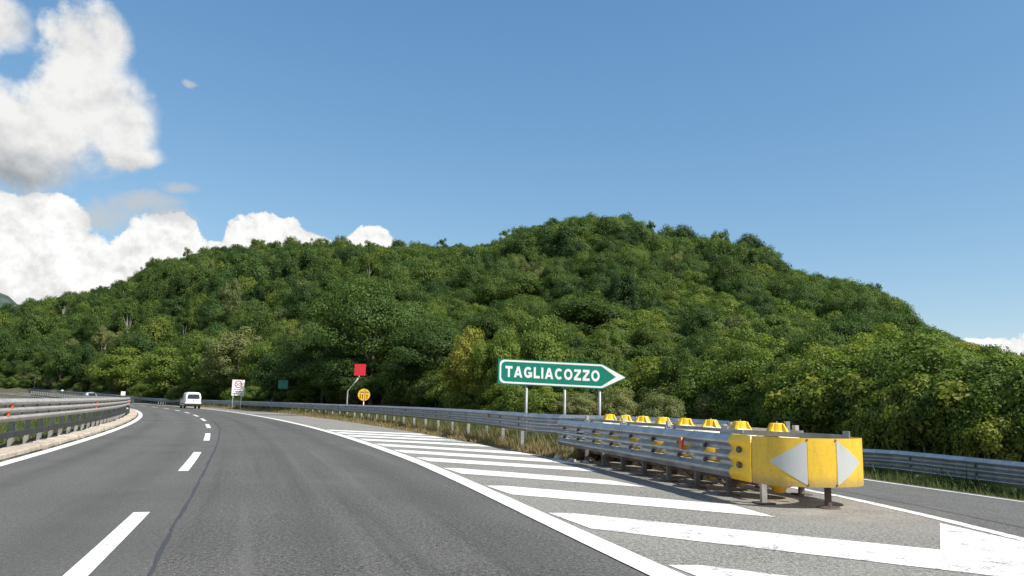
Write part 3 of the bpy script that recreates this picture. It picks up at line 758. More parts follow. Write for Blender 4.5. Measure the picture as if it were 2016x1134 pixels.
def glyph_strokes(ch, w=.235):
    q = []
    def bar(a, b, t=w):     # stroke from a to b, butt ends
        a, b = np.array(a, float), np.array(b, float); d_ = b-a; d_ /= np.linalg.norm(d_); n_ = np.array((-d_[1], d_[0]))*t/2; q.append([a-n_, b-n_, b+n_, a+n_])
    def arc_(cx, a0, a1, rx, n=14):
        for k in range(n):
            t0, t1 = R(a0+(a1-a0)*k/n), R(a0+(a1-a0)*(k+1)/n)
            P = lambda t, m: (cx+(rx-m)*math.cos(t), .5+(.51-m)*math.sin(t))
            q.append([P(t0, 0), P(t1, 0), P(t1, w), P(t0, w)])
    h = w/2
    if ch == 'T': bar((0, 1-h), (.80, 1-h)); bar((.40, 0), (.40, 1-w)); W_ = .80
    elif ch == 'A':
        W_ = .96; q += [[(0, 0), (.26, 0), (.48+.02, .74), (.35, 1.)], [(.70, 0), (.96, 0), (.61, 1.), (.46, .74)], [(.35, 1.), (.46, .70), (.50, .70), (.61, 1.)]]; bar((.24, .28), (.72, .28), .19)
    elif ch == 'G': arc_(.47, 42, 345, .47); bar((.50, .44), (.92, .44), .20); bar((.92-h, .08), (.92-h, .36)); W_ = .93
    elif ch == 'L': bar((h, w), (h, 1)); bar((0, h), (.68, h)); W_ = .68
    elif ch == 'I': bar((h, 0), (h, 1)); W_ = w
    elif ch == 'C': arc_(.47, 45, 315, .47); W_ = .86
    elif ch == 'O': arc_(.48, 0, 360, .48, 22); W_ = .96
    elif ch == 'Z': bar((.02, 1-h), (.78, 1-h)); bar((0, h), (.80, h)); q.append([(0, w), (.32, w), (.78, 1-w), (.46, 1-w)]); W_ = .80
    return q, W_
def capitals(txt, parent, x0, x1, z0, z1, y, m):
    x = 0; polys = []
    for ch in txt:
        q, W_ = glyph_strokes(ch)
        polys += [[(a+x, b_) for a, b_ in p] for p in q]; x += W_+.17
    x -= .17; V = []; F = []
    for i, p in enumerate(polys):
        k = len(V); V += [(x0+a/x*(x1-x0), y-.0004*(i % 5), z0+b_*(z1-z0)) for a, b_ in p]; F.append(tuple(range(k, k+len(p))))
    return mesh_obj('lettering', V, F, m, parent)
# green direction sign
D = 25.; W_ = 3.38; HT = .80
sg = empty('direction_sign', (-.38, D, 0)); sg.rotation_euler.y = R(.0)
tag(sg, 'green arrow-shaped direction sign on three posts reading TAGLIACOZZO', 'road sign')
Z0 = 1.93; Z1 = Z0+HT; XT = 4.17; TILT = -.030
sh = lambda P: [(a, b_+TILT*a) for a, b_ in P]
bd = board('panel', sh([(-.02, Z0-.01), (W_+.02, Z0-.01), (XT, (Z0+Z1)/2), (W_+.02, Z1+.01), (-.02, Z1+.01)]), 0, .03, 'sign_green', sg)
whole = [(.14+0, Z1-.02)]
rr = .16
outl = [(.03+rr-rr*math.cos(R(a)), Z0+.02+rr-rr*math.sin(R(a))) for a in np.linspace(90, 0, 8)] + [(.03+rr-rr*math.cos(R(a)), Z1-.02-rr+rr*math.sin(R(a))) for a in np.linspace(0, 90, 8)] + [(W_-.02, Z1-.02), (W_+.06, Z1-.05), (XT-.03, (Z0+Z1)/2), (W_+.06, Z0+.05), (W_-.02, Z0+.02)]
inn = [(.085+rr-rr*math.cos(R(a)), Z0+.075+rr-rr*math.sin(R(a))) for a in np.linspace(90, 0, 8)] + [(.085+rr-rr*math.cos(R(a)), Z1-.075-rr+rr*math.sin(R(a))) for a in np.linspace(0, 90, 8)] + [(W_-.03, Z1-.075), (W_+.03, Z1-.11), (XT-.34, (Z0+Z1)/2), (W_+.03, Z0+.11), (W_-.03, Z0+.075)]
outl, inn = sh(outl), sh(inn); n = len(outl)
V = [(a, -.004, b_) for a, b_ in outl]+[(a, -.004, b_) for a, b_ in inn]
mesh_obj('border', V, [(i, (i+1) % n, n+(i+1) % n, n+i) for i in range(n)], 'sign_white', sg)
lt = capitals('TAGLIACOZZO', sg, .22, 3.30, Z0+.225, Z0+.585, -.006, 'sign_white')
for v in lt.data.vertices: v.co.z += TILT*v.co.x
for x in (.92, 2.17, 3.31):
    pst = MB().tube([(x, .09, -1.2), (x, .09, Z0+.5)], .05, 14).build('post', 'post_sign', sg, True)
    MB().box((x, .05, Z0+.06+TILT*x), (.07, .025, .05)).build('bracket', 'steel_old', pst)
# white 50 board
sp = empty('speed_limit_sign', (-29.85, 84.5, .2), R(18)); sp.scale = (.82, .82, .86); tag(sp, 'white board with a red-ringed 50 on two posts behind the guardrail', 'road sign')
board('panel', [(-.78, 1.52), (.78, 1.52), (.78, 3.52), (-.78, 3.52)], 0, .03, 'sign_white', sp)
def disc(cx, cz, r, n=28): return [(cx+r*math.cos(2*math.pi*k/n), cz+r*math.sin(2*math.pi*k/n)) for k in range(n)]
def ring(name, cx, cz, r0, r1, y, m, parent, n=32):
    A, B = disc(cx, cz, r1, n), disc(cx, cz, r0, n); V = [(a, y, b_) for a, b_ in A+B]
    return mesh_obj(name, V, [(i, (i+1) % n, n+(i+1) % n, n+i) for i in range(n)], m, parent)
ring('red_ring', 0, 2.95, .36, .48, -.004, 'red_print', sp)
lettering('50', sp, -.29, .29, 2.76, 3.14, -.006, 'black', .005)
for z, segs in ((2.27, ((-.52, -.22), (-.12, .46))), (2.02, ((-.56, -.48), (-.38, .54))), (1.74, ((-.68, -.02), (.08, .50), (.56, .68)))):   # three lines too small to read
    for a, b_ in segs:
        board('print_line', [(a, z-.045), (b_, z-.045), (b_, z+.045), (a, z+.045)], -.003, .002, 'grey_print', sp)
for x in (-.58, .46): MB().tube([(x, .07, -.3), (x, .07, 3.3)], .04, 10).build('post', 'sign_white', sp, True)
# red square on a cranked post
rs = empty('marker_sign', (-12.35, 60.5, 0), R(10)); tag(rs, 'red square sign on a cranked pole beside the yellow disc', 'road sign')
board('panel', [(.05, 3.20), (.92, 3.23), (.92, 4.13), (.05, 4.11)], 0, .03, 'sign_red', rs)
board('print_line', [(.20, 3.56), (.80, 3.58), (.80, 3.65), (.20, 3.61)], -.003, .002, 'red_print', rs)
MB().tube([(-.42, .06, -.3), (-.40, .06, 1.98), (.36, .06, 2.98), (.44, .06, 3.12), (.46, .06, 3.6)], .05, 10).build('pole', 'pole_pale', rs, True)
# yellow disc
yd = empty('lane_sign', (-11.4, 60.2, 0), R(10)); tag(yd, 'round yellow sign with black lane arrows on a short post', 'road sign')
board('panel', disc(0, 1.72, .50), 0, .03, 'black', yd); board('face', disc(0, 1.72, .465), -.004, .003, 'sign_yellow', yd)
def arrow(x, z0, z1, upw):
    s_ = .03; hz = .10; mb = MB()
    P = [(x-s_, z0), (x+s_, z0), (x+s_, z1-hz), (x+.07, z1-hz), (x, z1), (x-.07, z1-hz), (x-s_, z1-hz)]
    if not upw: P = [(a, z0+z1-b_) for a, b_ in P][::-1]
    return board('arrow', P, -.008, .003, 'black', yd)
arrow(-.28, 1.42, 1.78, False); arrow(-.11, 1.40, 1.76, True); arrow(.24, 1.40, 1.76, True)
board('divider', [(.055, 1.26), (.10, 1.26), (.10, 2.17), (.055, 2.17)], -.008, .003, 'black', yd)
for a, b_ in ((-.30, 0.), (.14, .36)): board('print_line', [(a, 1.86), (b_, 1.86), (b_, 1.97), (a, 1.97)], -.0075, .003, 'grey_print', yd)
MB().tube([(0, .06, -.3), (0, .06, 1.8)], .045, 10).build('post', 'cream', yd, True)
# small green sign in the tree shade
gs = empty('marker_sign', (-22.9, 76, 0), R(14)); tag(gs, 'small dark green sign on a cranked pole in the tree shade', 'road sign')
board('panel', roundrect(-.02, .92, 2.25, 3.12, .1), 0, .03, 'sign_green', gs)
MB().tube([(-.55, .06, -.3), (-.53, .06, 1.1), (.35, .06, 2.15), (.42, .06, 2.6)], .04, 10).build('pole', 'post', gs, True)
# tiny far white sign
ws = empty('marker_sign', (-69.5, 138.5, 0), R(25)); tag(ws, 'small white plate on a post where the far guardrail meets the bend', 'road sign')
board('panel', [(-.35, 1.25), (.35, 1.25), (.35, 1.95), (-.35, 1.95)], 0, .03, 'sign_white', ws)
MB().tube([(-.1, .06, -.3), (-.1, .06, 1.8)], .04, 8).build('post', 'post', ws)
wb = empty('marker_post', (-98.9, 170.2, 1.0)); tag(wb, 'small white rounded marker on top of the far guardrail', 'marker')
MB().lathe((0, 0, .62), [(.05, 0), (.07, .2), (.25, .25), (.28, .38), (.2, .52), (.05, .55)], 12).build('head', 'sign_white', wb, True)
MB().tube([(0, 0, -.4), (0, 0, .64)], .05, 8).build('stem', 'post', wb)

# ------------------------------------------------------------------ vehicles
def wheel(parent, x, y, r=.31, w=.10):
    o = MB(); o.tube([(x-w, y, r), (x-w*.9, y, r), (x+w*.9, y, r), (x+w, y, r)], [r*.9, r, r, r*.9], 20)
    t = o.build('wheel', 'tyre', parent, False); sgn = 1 if x > 0 else -1
    MB().tube([(x+sgn*w*.6, y, r), (x+sgn*(w+.006), y, r)], [r*.62, r*.55], 16).build('rim', 'rim', t); return t
def loft(name, secs, m, parent, smooth=True):
    """secs: list of (y, outline[(x,z)]) with equal counts"""
    V = []; F = []; n = len(secs[0][1])
    for y, P in secs: V += [(a, y, b_) for a, b_ in P]
    for i in range(len(secs)-1):
        for j in range(n): F.append((i*n+j, i*n+(j+1) % n, (i+1)*n+(j+1) % n, (i+1)*n+j))
    F += [tuple(range(n))[::-1], tuple((len(secs)-1)*n+j for j in range(n))]
    o = mesh_obj(name, V, F, m, parent, smooth)
    try:
        md = o.modifiers.new('bev', 'BEVEL'); md.width = .02; md.segments = 2; md.limit_method = 'ANGLE'; md.angle_limit = R(35)
    except Exception: pass
    return o
def vsec(wb, wt, z0, zb, zt):   # body cross-section: half widths at belt and roof
    h = [(wb*.93, z0), (wb, z0+.12), (wb, zb), (wt+(wb-wt)*.35, zb+(zt-zb)*.7), (wt*.93, zt-.05), (wt*.7, zt), (0, zt+.015)]
    return h + [(-a, b_) for a, b_ in h[-2::-1]]
van = empty('van', (-35.75, 86.4, 0), R(31)); van.scale = (.96, .95, .97); tag(van, 'small white van driving away round the bend in the right lane', 'van')
# local frame: y forward, x right, rear bumper at y=-2.1
loft('body', [(-2.05, vsec(.86, .66, .34, 1.02, 1.70)), (-1.98, vsec(.89, .70, .32, 1.03, 1.80)), (-1.2, vsec(.90, .73, .28, 1.05, 1.83)), (.2, vsec(.90, .73, .28, 1.06, 1.82)), (.75, vsec(.90, .70, .28, 1.06, 1.70)), (1.35, vsec(.89, .70, .28, 1.0, 1.14)), (1.9, vsec(.86, .66, .30, .86, .98)), (2.1, vsec(.74, .6, .34, .7, .78))], 'van_white', van)
rw = MB().prism([(-.60, 1.10), (.60, 1.10), (.66, 1.16), (.60, 1.54), (.5, 1.60), (-.5, 1.60), (-.60, 1.54), (-.66, 1.16)], lambda a, b_, d_: (a, -2.068-.015+(b_-1.1)*.06+d_, b_), .03).build('rear_window', 'car_glass', van)
MB().prism([(-.015, 1.10), (.015, 1.10), (.02, 1.34), (-.02, 1.34)], lambda a, b_, d_: (a, -2.098+d_+(b_-1.1)*.06, b_), .012).build('wiper', 'trim', rw)
loft('bumper', [(-2.16, [(-.80, .34), (.80, .34), (.82, .56), (-.82, .56)]), (-2.0, [(-.90, .30), (.90, .30), (.905, .56), (-.905, .56)])], 'trim', van, False)
MB().box((0, -2.065, .74), (.26, .012, .07)).build('number_plate', 'sign_white', van)
MB().box((0, -2.068, .92), (.05, .014, .09)).build('tailgate_badge', 'grey_print', van)
for sgn in (-1, 1):
    MB().prism([(.80, .72), (.885, .72), (.86, 1.20), (.80, 1.20)], lambda a, b_, d_: (a*sgn, -2.075+d_, b_), .10).build('tail_light', 'lamp_red', van)
    MB().box((sgn*.02+sgn*.93, .95, 1.13), (.09, .06, .09)).build('mirror', 'trim', van)
    MB().prism([(-.15, 1.10), (.85, 1.10), (.45, 1.60), (-.15, 1.60)], lambda a, b_, d_: (sgn*(.895-(b_-1.1)*.18+.012-d_), a, b_), .02).build('side_window', 'car_glass', van)
    MB().box((sgn*.905, -.25, .95), (.012, .09, .018)).build('door_handle', 'trim', van)
    MB().box((sgn*.902, -.2, .55), (.012, 1.1, .05)).build('side_trim', 'trim', van)
    for y in (-1.38, 1.32): wheel(van, sgn*.78, y)
car = empty('car', tuple(arc(161, 375.6, -.22)), TH0+161/RS)
tag(car, 'white car far ahead on the bend, only its roof showing over the left guardrail', 'car')
loft('body', [(-2.1, vsec(.74, .6, .40, .78, .86)), (-1.9, vsec(.85, .62, .32, .90, 1.0)), (-1.0, vsec(.88, .60, .28, .94, 1.44)), (.2, vsec(.88, .62, .28, .93, 1.48)), (1.05, vsec(.88, .64, .28, .90, .98)), (1.9, vsec(.82, .6, .30, .74, .84)), (2.1, vsec(.70, .5, .36, .62, .68))], 'van_white', car)
MB().prism([(-.62, 1.0), (.62, 1.0), (.54, 1.40), (-.54, 1.40)], lambda a, b_, d_: (a, 1.08-(b_-1.0)*1.75+.03-d_, b_+.03), .02).build('windscreen', 'car_glass', car)
MB().prism([(-.60, .98), (.60, .98), (.54, 1.36), (-.54, 1.36)], lambda a, b_, d_: (a, -1.92+(b_-1.0)*2.05-.03+d_, b_+.03), .02).build('rear_window', 'car_glass', car)
for sgn in (-1, 1):
    MB().prism([(-.8, .98), (.75, .98), (.25, 1.36), (-.7, 1.36)], lambda a, b_, d_: (sgn*(.86-(b_-.98)*.45+.02-d_), a, b_), .02).build('side_window', 'car_glass', car)
    MB().prism([(.55, .62), (.72, .62), (.70, .74), (.55, .74)], lambda a, b_, d_: (a*sgn, 2.09-d_, b_), .08).build('headlight', 'film', car)
    for y in (-1.3, 1.35): wheel(car, sgn*.76, y)

# ------------------------------------------------------------------ vegetation
def leaf_cards(C, Nrm, half, wid, seed):
    r = np.random.default_rng(seed); n = len(C)
    a = r.normal(size=(n, 3)); t = np.cross(Nrm, a); t /= np.linalg.norm(t, axis=1)[:, None]+1e-9; b_ = np.cross(Nrm, t)
    L = (half*r.uniform(.65, 1.3, n))[:, None]; W2 = (wid*r.uniform(.7, 1.2, n))[:, None]
    k = Nrm*(L*.25)
    return np.stack([C-t*L-k, C+b_*W2, C+t*L-k, C-b_*W2], 1)
def crown(seed, H, Wd, nc, per, half, wid, base=.22, flat=.75, shell=.55, droop=0., lump=.20):
    r = np.random.default_rng(seed); zc = H*(base+(1-base)*.52); rz = H*(1-base)*.5; rw = Wd/2
    pts = []; tint = []; nor = []; cents = []
    for i in range(nc):
        v = r.normal(size=3); v /= np.linalg.norm(v)
        if v[2] < -.55: v[2] *= -.6
        k = shell+(1-shell)*r.random()**.7
        ang = math.atan2(v[1], v[0]); lob = 1+.16*math.sin(3*ang+seed)+.10*math.sin(5*ang+seed*2.3+v[2]*3)
        c0 = np.array((v[0]*rw*k*lob, v[1]*rw*k*lob, zc+v[2]*rz*k*(1+.08*math.sin(4*ang+seed))))
        cr_ = Wd*lump*r.uniform(.6, 1.25); cents.append((c0, cr_))
        m_ = int(per*(cr_/(Wd*lump))**2)
        dv = r.normal(size=(m_, 3)); dv /= np.linalg.norm(dv, axis=1)[:, None]
        rr_ = r.random(m_)**.38
        q = dv*rr_[:, None]*cr_; q[:, 2] *= flat
        if droop: q[:, 2] -= droop*(np.hypot(q[:, 0], q[:, 1])**2)/max(cr_, .1)
        pts.append(c0+q); ow = np.array((v[0], v[1], v[2]*.6+.35))
        nn = dv*.85+ow*.45+r.normal(size=(m_, 3))*.42; nn /= np.linalg.norm(nn, axis=1)[:, None]; nor.append(nn)
        tint.append(np.clip(r.normal(.5, .20)+r.normal(0, .17, m_), 0, 1))
    C_ = np.concatenate(pts); Nn = np.concatenate(nor); T_ = np.concatenate(tint)
    return leaf_cards(C_, Nn, half, wid, seed+1), T_, cents
def trunk(H, Wd, cents, seed, base=.22, r0=None, stems=1):
    r = random.Random(seed); mb = MB(); r0 = r0 or H*.018
    for s_ in range(stems):
        ox, oy = (0, 0) if stems == 1 else (r.uniform(-.1, .1)*Wd, r.uniform(-.1, .1)*Wd)
        pts = [(ox, oy, -.6)]; zz = [H*.12, H*.3, H*.5, H*.72, H*.86]; x, y = ox, oy
        for z in zz: x += r.uniform(-.02, .02)*H; y += r.uniform(-.02, .02)*H; pts.append((x, y, z))
        mb.tube(pts, [r0*1.25, r0, r0*.85, r0*.6, r0*.35, r0*.12], 7)
        for c0, cr_ in r.sample(cents, min(9, len(cents))):
            k = r.choice((1, 2, 3)); a = np.array(pts[k+1 if c0[2] > zz[k] else k]); b_ = np.array(c0); mid = (a+b_)/2+np.array((0, 0, -.03*H))
            mb.tube([a, mid, b_], [r0*.42, r0*.26, r0*.07], 5)
    return mb
PROTO = {}
def proto(key, leafm, barkm, seed, H, Wd, nc, per, half, wid, stems=1, r0=None, **kw):
    Vq, T_, cents = crown(seed, H, Wd, nc, per, half, wid, **kw)
    me = quad_mesh('crown', Vq, T_, leafm); mb = trunk(H, Wd, cents, seed, stems=stems, r0=r0)
    tm = bpy.data.meshes.new('trunk'); tm.from_pydata([tuple(v) for v in mb.v], [], mb.f); tm.update(); tm.materials.append(M[barkm])
    PROTO[key] = (me, tm, H, Wd)
# hillside trees (seen at 110 m and more)
proto('h0', 'leaf_oak', 'bark', 11, 9.5, 8.0, 46, 150, .20, .13, base=.28, shell=.5)
proto('h1', 'leaf_dark', 'bark', 12, 10.5, 7.2, 46, 150, .19, .12, base=.18)
proto('h2', 'leaf_oak', 'bark_pale', 13, 8.5, 8.6, 44, 150, .20, .13, base=.28, shell=.5)
proto('h3', 'leaf_bright', 'bark', 14, 9.0, 7.0, 40, 150, .19, .12, base=.28, shell=.5)
proto('h4', 'leaf_grey', 'bark_pale', 15, 10.5, 6.2, 30, 120, .19, .12, base=.38, shell=.4)
proto('h5', 'leaf_dark', 'bark', 16, 9.0, 8.8, 48, 150, .20, .13, base=.28, shell=.5)
proto('h6', 'leaf_gold', 'bark', 17, 7.5, 6.8, 38, 140, .18, .12)
proto('h7', 'leaf_oak', 'bark_pale', 18, 11., 6.6, 40, 140, .18, .12, base=.3)
proto('h8', 'leaf_oak', 'bark_pale', 19, 11., 5.6, 20, 80, .20, .12, base=.3, shell=.35, lump=.17)
proto('h9', 'leaf_dark', 'bark', 20, 9.5, 5.2, 24, 130, .19, .12, base=.15, shell=.45)
# nearer trees
proto('n0', 'leaf_acacia', 'bark', 21, 10., 9.5, 95, 260, .13, .055, flat=.45, droop=.25, lump=.17)
proto('n1', 'leaf_oak', 'bark', 22, 9., 7.5, 90, 250, .125, .08, lump=.16)
proto('n2', 'leaf_bright', 'bark', 23, 7.5, 6.2, 90, 240, .11, .075, base=.08, lump=.16)
proto('n3', 'leaf_gold', 'bark', 24, 7., 5.4, 80, 230, .11, .07, base=.10, lump=.16)
proto('n4', 'leaf_grey', 'bark_pale', 25, 8., 5.6, 80, 220, .11, .055, base=.08, lump=.15)
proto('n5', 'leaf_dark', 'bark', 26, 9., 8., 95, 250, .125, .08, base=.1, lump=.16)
# shrubs close to the road
proto('s0', 'leaf_bright', 'bark', 31, 4., 4.2, 85, 260, .075, .05, base=0., stems=4, r0=.05, lump=.15)
proto('s1', 'leaf_gold', 'bark', 32, 3.4, 3.6, 80, 200, .10, .075, base=0., stems=4, r0=.05, lump=.16)
proto('s2', 'leaf_grey', 'bark', 33, 3.6, 3.8, 85, 260, .065, .032, base=0., stems=5, r0=.045, lump=.14)
proto('s3', 'leaf_oak', 'bark', 34, 3.8, 4.2, 85, 260, .075, .05, base=0., stems=4, r0=.05, lump=.15)
proto('dry', 'leaf_dry', 'bark_pale', 35, 5., 5., 26, 90, .10, .05, base=.1, lump=.16)
NAMES = {'h': 'broadleaf_tree', 'n': 'broadleaf_tree', 's': 'shrub', 'd': 'dry_tree'}
def tree(key, x, y, z, H, Wd, rz, label, group=None, cat=None, name=None):
    me, tm, h0, w0 = PROTO[key]; o = empty(name or NAMES[key[0]], (x, y, z), rz)
    o.scale = (Wd/w0, Wd/w0, H/h0)
    for nm, md in (('trunk', tm), ('crown', me)):
        c_ = bpy.data.objects.new(nm, md); col.objects.link(c_); c_.parent = o
    return tag(o, label, cat or ('shrub' if key[0] == 's' else 'tree'), group)
# placed from the photograph: (key, x, depth, height above camera level, width, label)
def near(key, px, depth, topy, wpx, label, cat=None, name=None, zoff=0.):
    v = fw + cr*((px-1008)/1500) - cu*((topy-567)/1500); t = depth/v.y; x = v.x*t; top = 1.3+v.z*t
    z = ground_z(x, depth)-.15+zoff; H = top-z; Wd = wpx*depth/1500
    return tree(key, x, depth, z, H, Wd, (px*7.3+depth) % 6.28, label, None, cat, name), (x, depth, Wd)
NEAR = [
 ('n0', 742, 74, 560, 230, 'large dark feathery acacia tree rising behind the red square sign'),
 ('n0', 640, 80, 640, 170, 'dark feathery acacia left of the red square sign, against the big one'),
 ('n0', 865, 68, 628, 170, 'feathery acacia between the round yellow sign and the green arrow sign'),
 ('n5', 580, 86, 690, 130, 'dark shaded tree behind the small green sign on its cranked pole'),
 ('n0', 690, 74, 690, 150, 'low dark acacia boughs right behind the yellow disc'),
 ('n0', 830, 70, 690, 140, 'low feathery acacia close behind the rail, right of the yellow disc'),
 ('n3', 930, 50, 662, 92, 'tall yellowish shrub left of the green arrow sign'),
 ('n2', 985, 48, 655, 90, 'yellow-green bushy tree just above the left end of the green arrow sign'),
 ('n2', 1062, 50, 634, 120, 'bright green maple-like tree above the middle of the green arrow sign'),
 ('n1', 1148, 70, 590, 160, 'rounded green tree above the green arrow sign, right of its middle'),
 ('n3', 1275, 52, 715, 110, 'golden green bush right of the tip of the green arrow sign'),
 ('s0', 1075, 44, 770, 110, 'leafy bush under the green arrow sign, at its left post'),
 ('s2', 1135, 43, 772, 100, 'greyish bush under the green arrow sign, at its middle post'),
 ('s2', 1215, 43, 762, 90, 'greyish bush under the tip of the green arrow sign'),
 ('s0', 1010, 46, 752, 100, 'yellow-green bush below the left corner of the green arrow sign'),
 ('s3', 940, 50, 765, 100, 'dense green bush behind the guardrail left of the arrow sign'),
 ('s2', 1300, 42, 775, 100, 'greyish bush behind the second and third barrel caps'),
 ('n4', 1390, 50, 735, 130, 'silvery willow-like bush behind the middle of the crash cushion'),
 ('s2', 1455, 44, 775, 100, 'silvery bush behind the front barrels of the crash cushion'),
 ('s3', 1545, 34, 812, 55, 'small round olive bush just behind the yellow nose'),
 ('n1', 1540, 52, 720, 140, 'dark green bush on the slope above the yellow nose'),
 ('s3', 1620, 40, 780, 130, 'dark bush low on the slope right above the yellow nose'),
 ('n5', 1480, 60, 700, 130, 'dark green tree on the slope behind the silvery bushes'),
 ('s1', 1735, 28, 800, 110, 'leafy bush above the left end of the ramp guardrail'),
 ('s1', 1800, 27, 742, 150, 'broad-leaved yellow-green bush above the ramp guardrail'),
 ('s1', 1900, 26, 722, 160, 'tall broad-leaved bush rising over the ramp guardrail near the right edge'),
 ('s1', 1995, 25, 752, 140, 'broad-leaved bush at the right edge behind the ramp guardrail'),
 ('s0', 1850, 27, 800, 130, 'low green bush close behind the ramp guardrail'),
 ('s1', 1950, 24, 810, 120, 'low broad-leaved bush touching the ramp guardrail near the right edge'),
 ('s3', 1690, 34, 770, 120, 'dark green bush on the slope right of the yellow nose'),
 ('n2', 1780, 42, 690, 150, 'rounded tree behind the bushes over the ramp guardrail'),
 ('n3', 1880, 40, 690, 150, 'olive tree behind the tall bush near the right edge'),
 ('n2', 1985, 36, 718, 130, 'olive tree at the right edge above the ramp bushes'),
 ('n4', 470, 104, 650, 120, 'pale green loose tree right above the white 50 board'),
 ('n2', 415, 112, 665, 110, 'light green tree above the white van'),
 ('n2', 530, 100, 672, 90, 'light green tree between the 50 board and the dark trees'),
 ('n2', 345, 128, 690, 120, 'yellow-green tree left of the white van'),
 ('n2', 262, 150, 690, 110, 'yellow-green tree over the tiny white plate'),
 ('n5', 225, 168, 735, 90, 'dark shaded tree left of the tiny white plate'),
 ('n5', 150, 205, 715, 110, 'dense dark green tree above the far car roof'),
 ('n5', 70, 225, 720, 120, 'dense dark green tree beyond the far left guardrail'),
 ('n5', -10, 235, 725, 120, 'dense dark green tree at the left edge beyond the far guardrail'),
 ('s3', 500, 97, 760, 90, 'green bush right behind the 50 board'),
 ('s3', 430, 108, 752, 90, 'green bush behind the guardrail right of the white van'),
 ('s3', 380, 118, 755, 90, 'green bush behind the guardrail directly over the white van'),
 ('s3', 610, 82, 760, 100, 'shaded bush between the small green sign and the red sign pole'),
 ('s3', 320, 136, 752, 90, 'green bush behind the far guardrail left of the van'),
]
used = []
for e in NEAR:
    o, p = near(*e); used.append(p)
o, p = near('dry', 528, 150, 628, 90, 'brown dry tree on the slope above the pale green trees'); used.append(p)
o, p = near('dry', 4, 205, 757, 30, 'bare brown bush at the left edge over the far guardrail', 'shrub', 'dry_shrub'); 
# the wood on the hill: trees scattered over the slope
cand = []; r_g = np.random.default_rng(5)
grid = {}
def free(x, y, dmin):
    k = (int(x//6), int(y//6))
    for i in range(-1, 2):
        for j in range(-1, 2):
            for (a, b_) in grid.get((k[0]+i, k[1]+j), ()):
                if (a-x)**2+(b_-y)**2 < dmin*dmin: return False
    return True
for tries in range(170000):
    a = r_g.uniform(-43, 43); rr_ = math.sqrt(r_g.uniform(24**2, 560**2)); r0, r1 = r0f(a), r1f(a)
    if rr_ < r0+3 or rr_ > r1+28: continue
    x, y = rr_*math.sin(R(a)), rr_*math.cos(R(a))
    if any((x-u[0])**2+(y-u[1])**2 < (u[2]*.42)**2 for u in used): continue
    dm = (1.9 if rr_ < 60 else 2.4) if rr_ < 110 else (3.2 if rr_ < 170 else (3.9 if rr_ < 240 else 4.7))
    if a > 36 and rr_ < r0+14: continue
    if not free(x, y, dm): continue
    grid.setdefault((int(x//6), int(y//6)), []).append((x, y))
    cand.append((x, y, rr_, a))
rows = []
for (x, y, rr_, a) in cand:
    t = (rr_-r0f(a))/(r1f(a)-r0f(a)); u = r_g.random()
    dry = math.sin(x*.031+1.2)+math.cos(y*.027+x*.012)
    if rr_ < 120: key = ('n1', 'n5', 'n1', 'n2', 'n1', 'n4' if dry < 0 else 'n1', 'n5', 'n3' if dry > .7 else 'n2')[int(u*8)]
    else: key = ('h0', 'h1', 'h2', 'h5', 'h3' if dry > .2 else 'h1', 'h7', 'h6' if dry > 1.3 else 'h0', 'h4' if dry < -.6 else 'h2', 'h5', 'h0')[int(u*10)]
    if rr_ > 120 and r_g.random() < (.30 if t > .85 else .16): key = ('h8', 'h9', 'h8', 'h7')[int(r_g.random()*4)]
    h0, w0 = PROTO[key][2:]; s_ = r_g.uniform(.66, 1.30)*min(.80, .27+rr_/430.)
    if r_g.random() < .06: s_ *= 1.22
    Hh, Ww = h0*s_*r_g.uniform(1.0, 1.4), w0*s_*r_g.uniform(.80, 1.05)
    zg = ground_z(x, y)-.3
    lim = math.tan(R(elf(a)+(.35 if a < 27 else 0.)))*rr_+1.3
    if t > .75: lim += rr_*(.030 if a < 19 else (.02 if a < 27 else 0.))*r_g.random()**2
    if zg+Hh > lim:
        k_ = (lim-zg)/Hh
        if k_ < .35: continue
        Hh *= k_; Ww *= max(k_, .6)
    rows.append((Hh*Ww/rr_**2*(1.0 if t < .9 else 1.), key, x, y, zg, Hh, Ww, r_g.uniform(0, 6.28), a))
rows.sort(key=lambda q: -q[0])
NT = 300-len(NEAR)-1
ADJ = {'n1': 'mid green', 'n5': 'dark green', 'n2': 'light green', 'n3': 'yellowish green', 'n4': 'silvery green', 'h0': 'mid green', 'h1': 'dark green', 'h2': 'mid green', 'h3': 'light green', 'h4': 'silvery green', 'h5': 'dark green', 'h6': 'yellowish green', 'h7': 'mid green', 'h8': 'mid green', 'h9': 'dark green'}
GRP = [(-19, 'leafy tree on the left slope above the van', 'trees of the left slope'), (-3, 'leafy tree on the slope above the red and yellow signs', 'trees of the middle slope'), (12, 'leafy tree on the slope above the green arrow sign', 'trees below the summit'), (90, 'leafy tree on the right slope above crash cushion and ramp', 'trees of the right slope')]
for row in rows[:NT]:
    _, key, x, y, z, Hh, Ww, rz, a = row
    for lim, lab, grp in GRP:
        if a < lim: break
    adj = ADJ[key]; tree(key, x, y, z, Hh, Ww, rz, adj+' '+lab, adj+' '+grp)
und = []
for i in range(1500):
    a = r_g.uniform(-42, 40); r0 = r0f(a); rr_ = r0+2+r_g.random()**1.5*40
    x, y = rr_*math.sin(R(a)), rr_*math.cos(R(a)); key = ('s3', 's3', 's0', 's2', 's3')[int(r_g.random()*5)]; q = r_g.uniform(.6, 1.1)
    zg = ground_z(x, y)-.2; hm = math.tan(R(elf(a)*.80))*rr_+1.3-zg
    if a > 18: key = ('s0', 's1', 's0', 's3')[int(r_g.random()*4)]
    if PROTO[key][2]*q > hm: q = hm/PROTO[key][2]
    if q < .25: continue
    und.append((0, key, x, y, zg, PROTO[key][2]*q, PROTO[key][3]*q*1.1, r_g.uniform(0, 6.28), a))
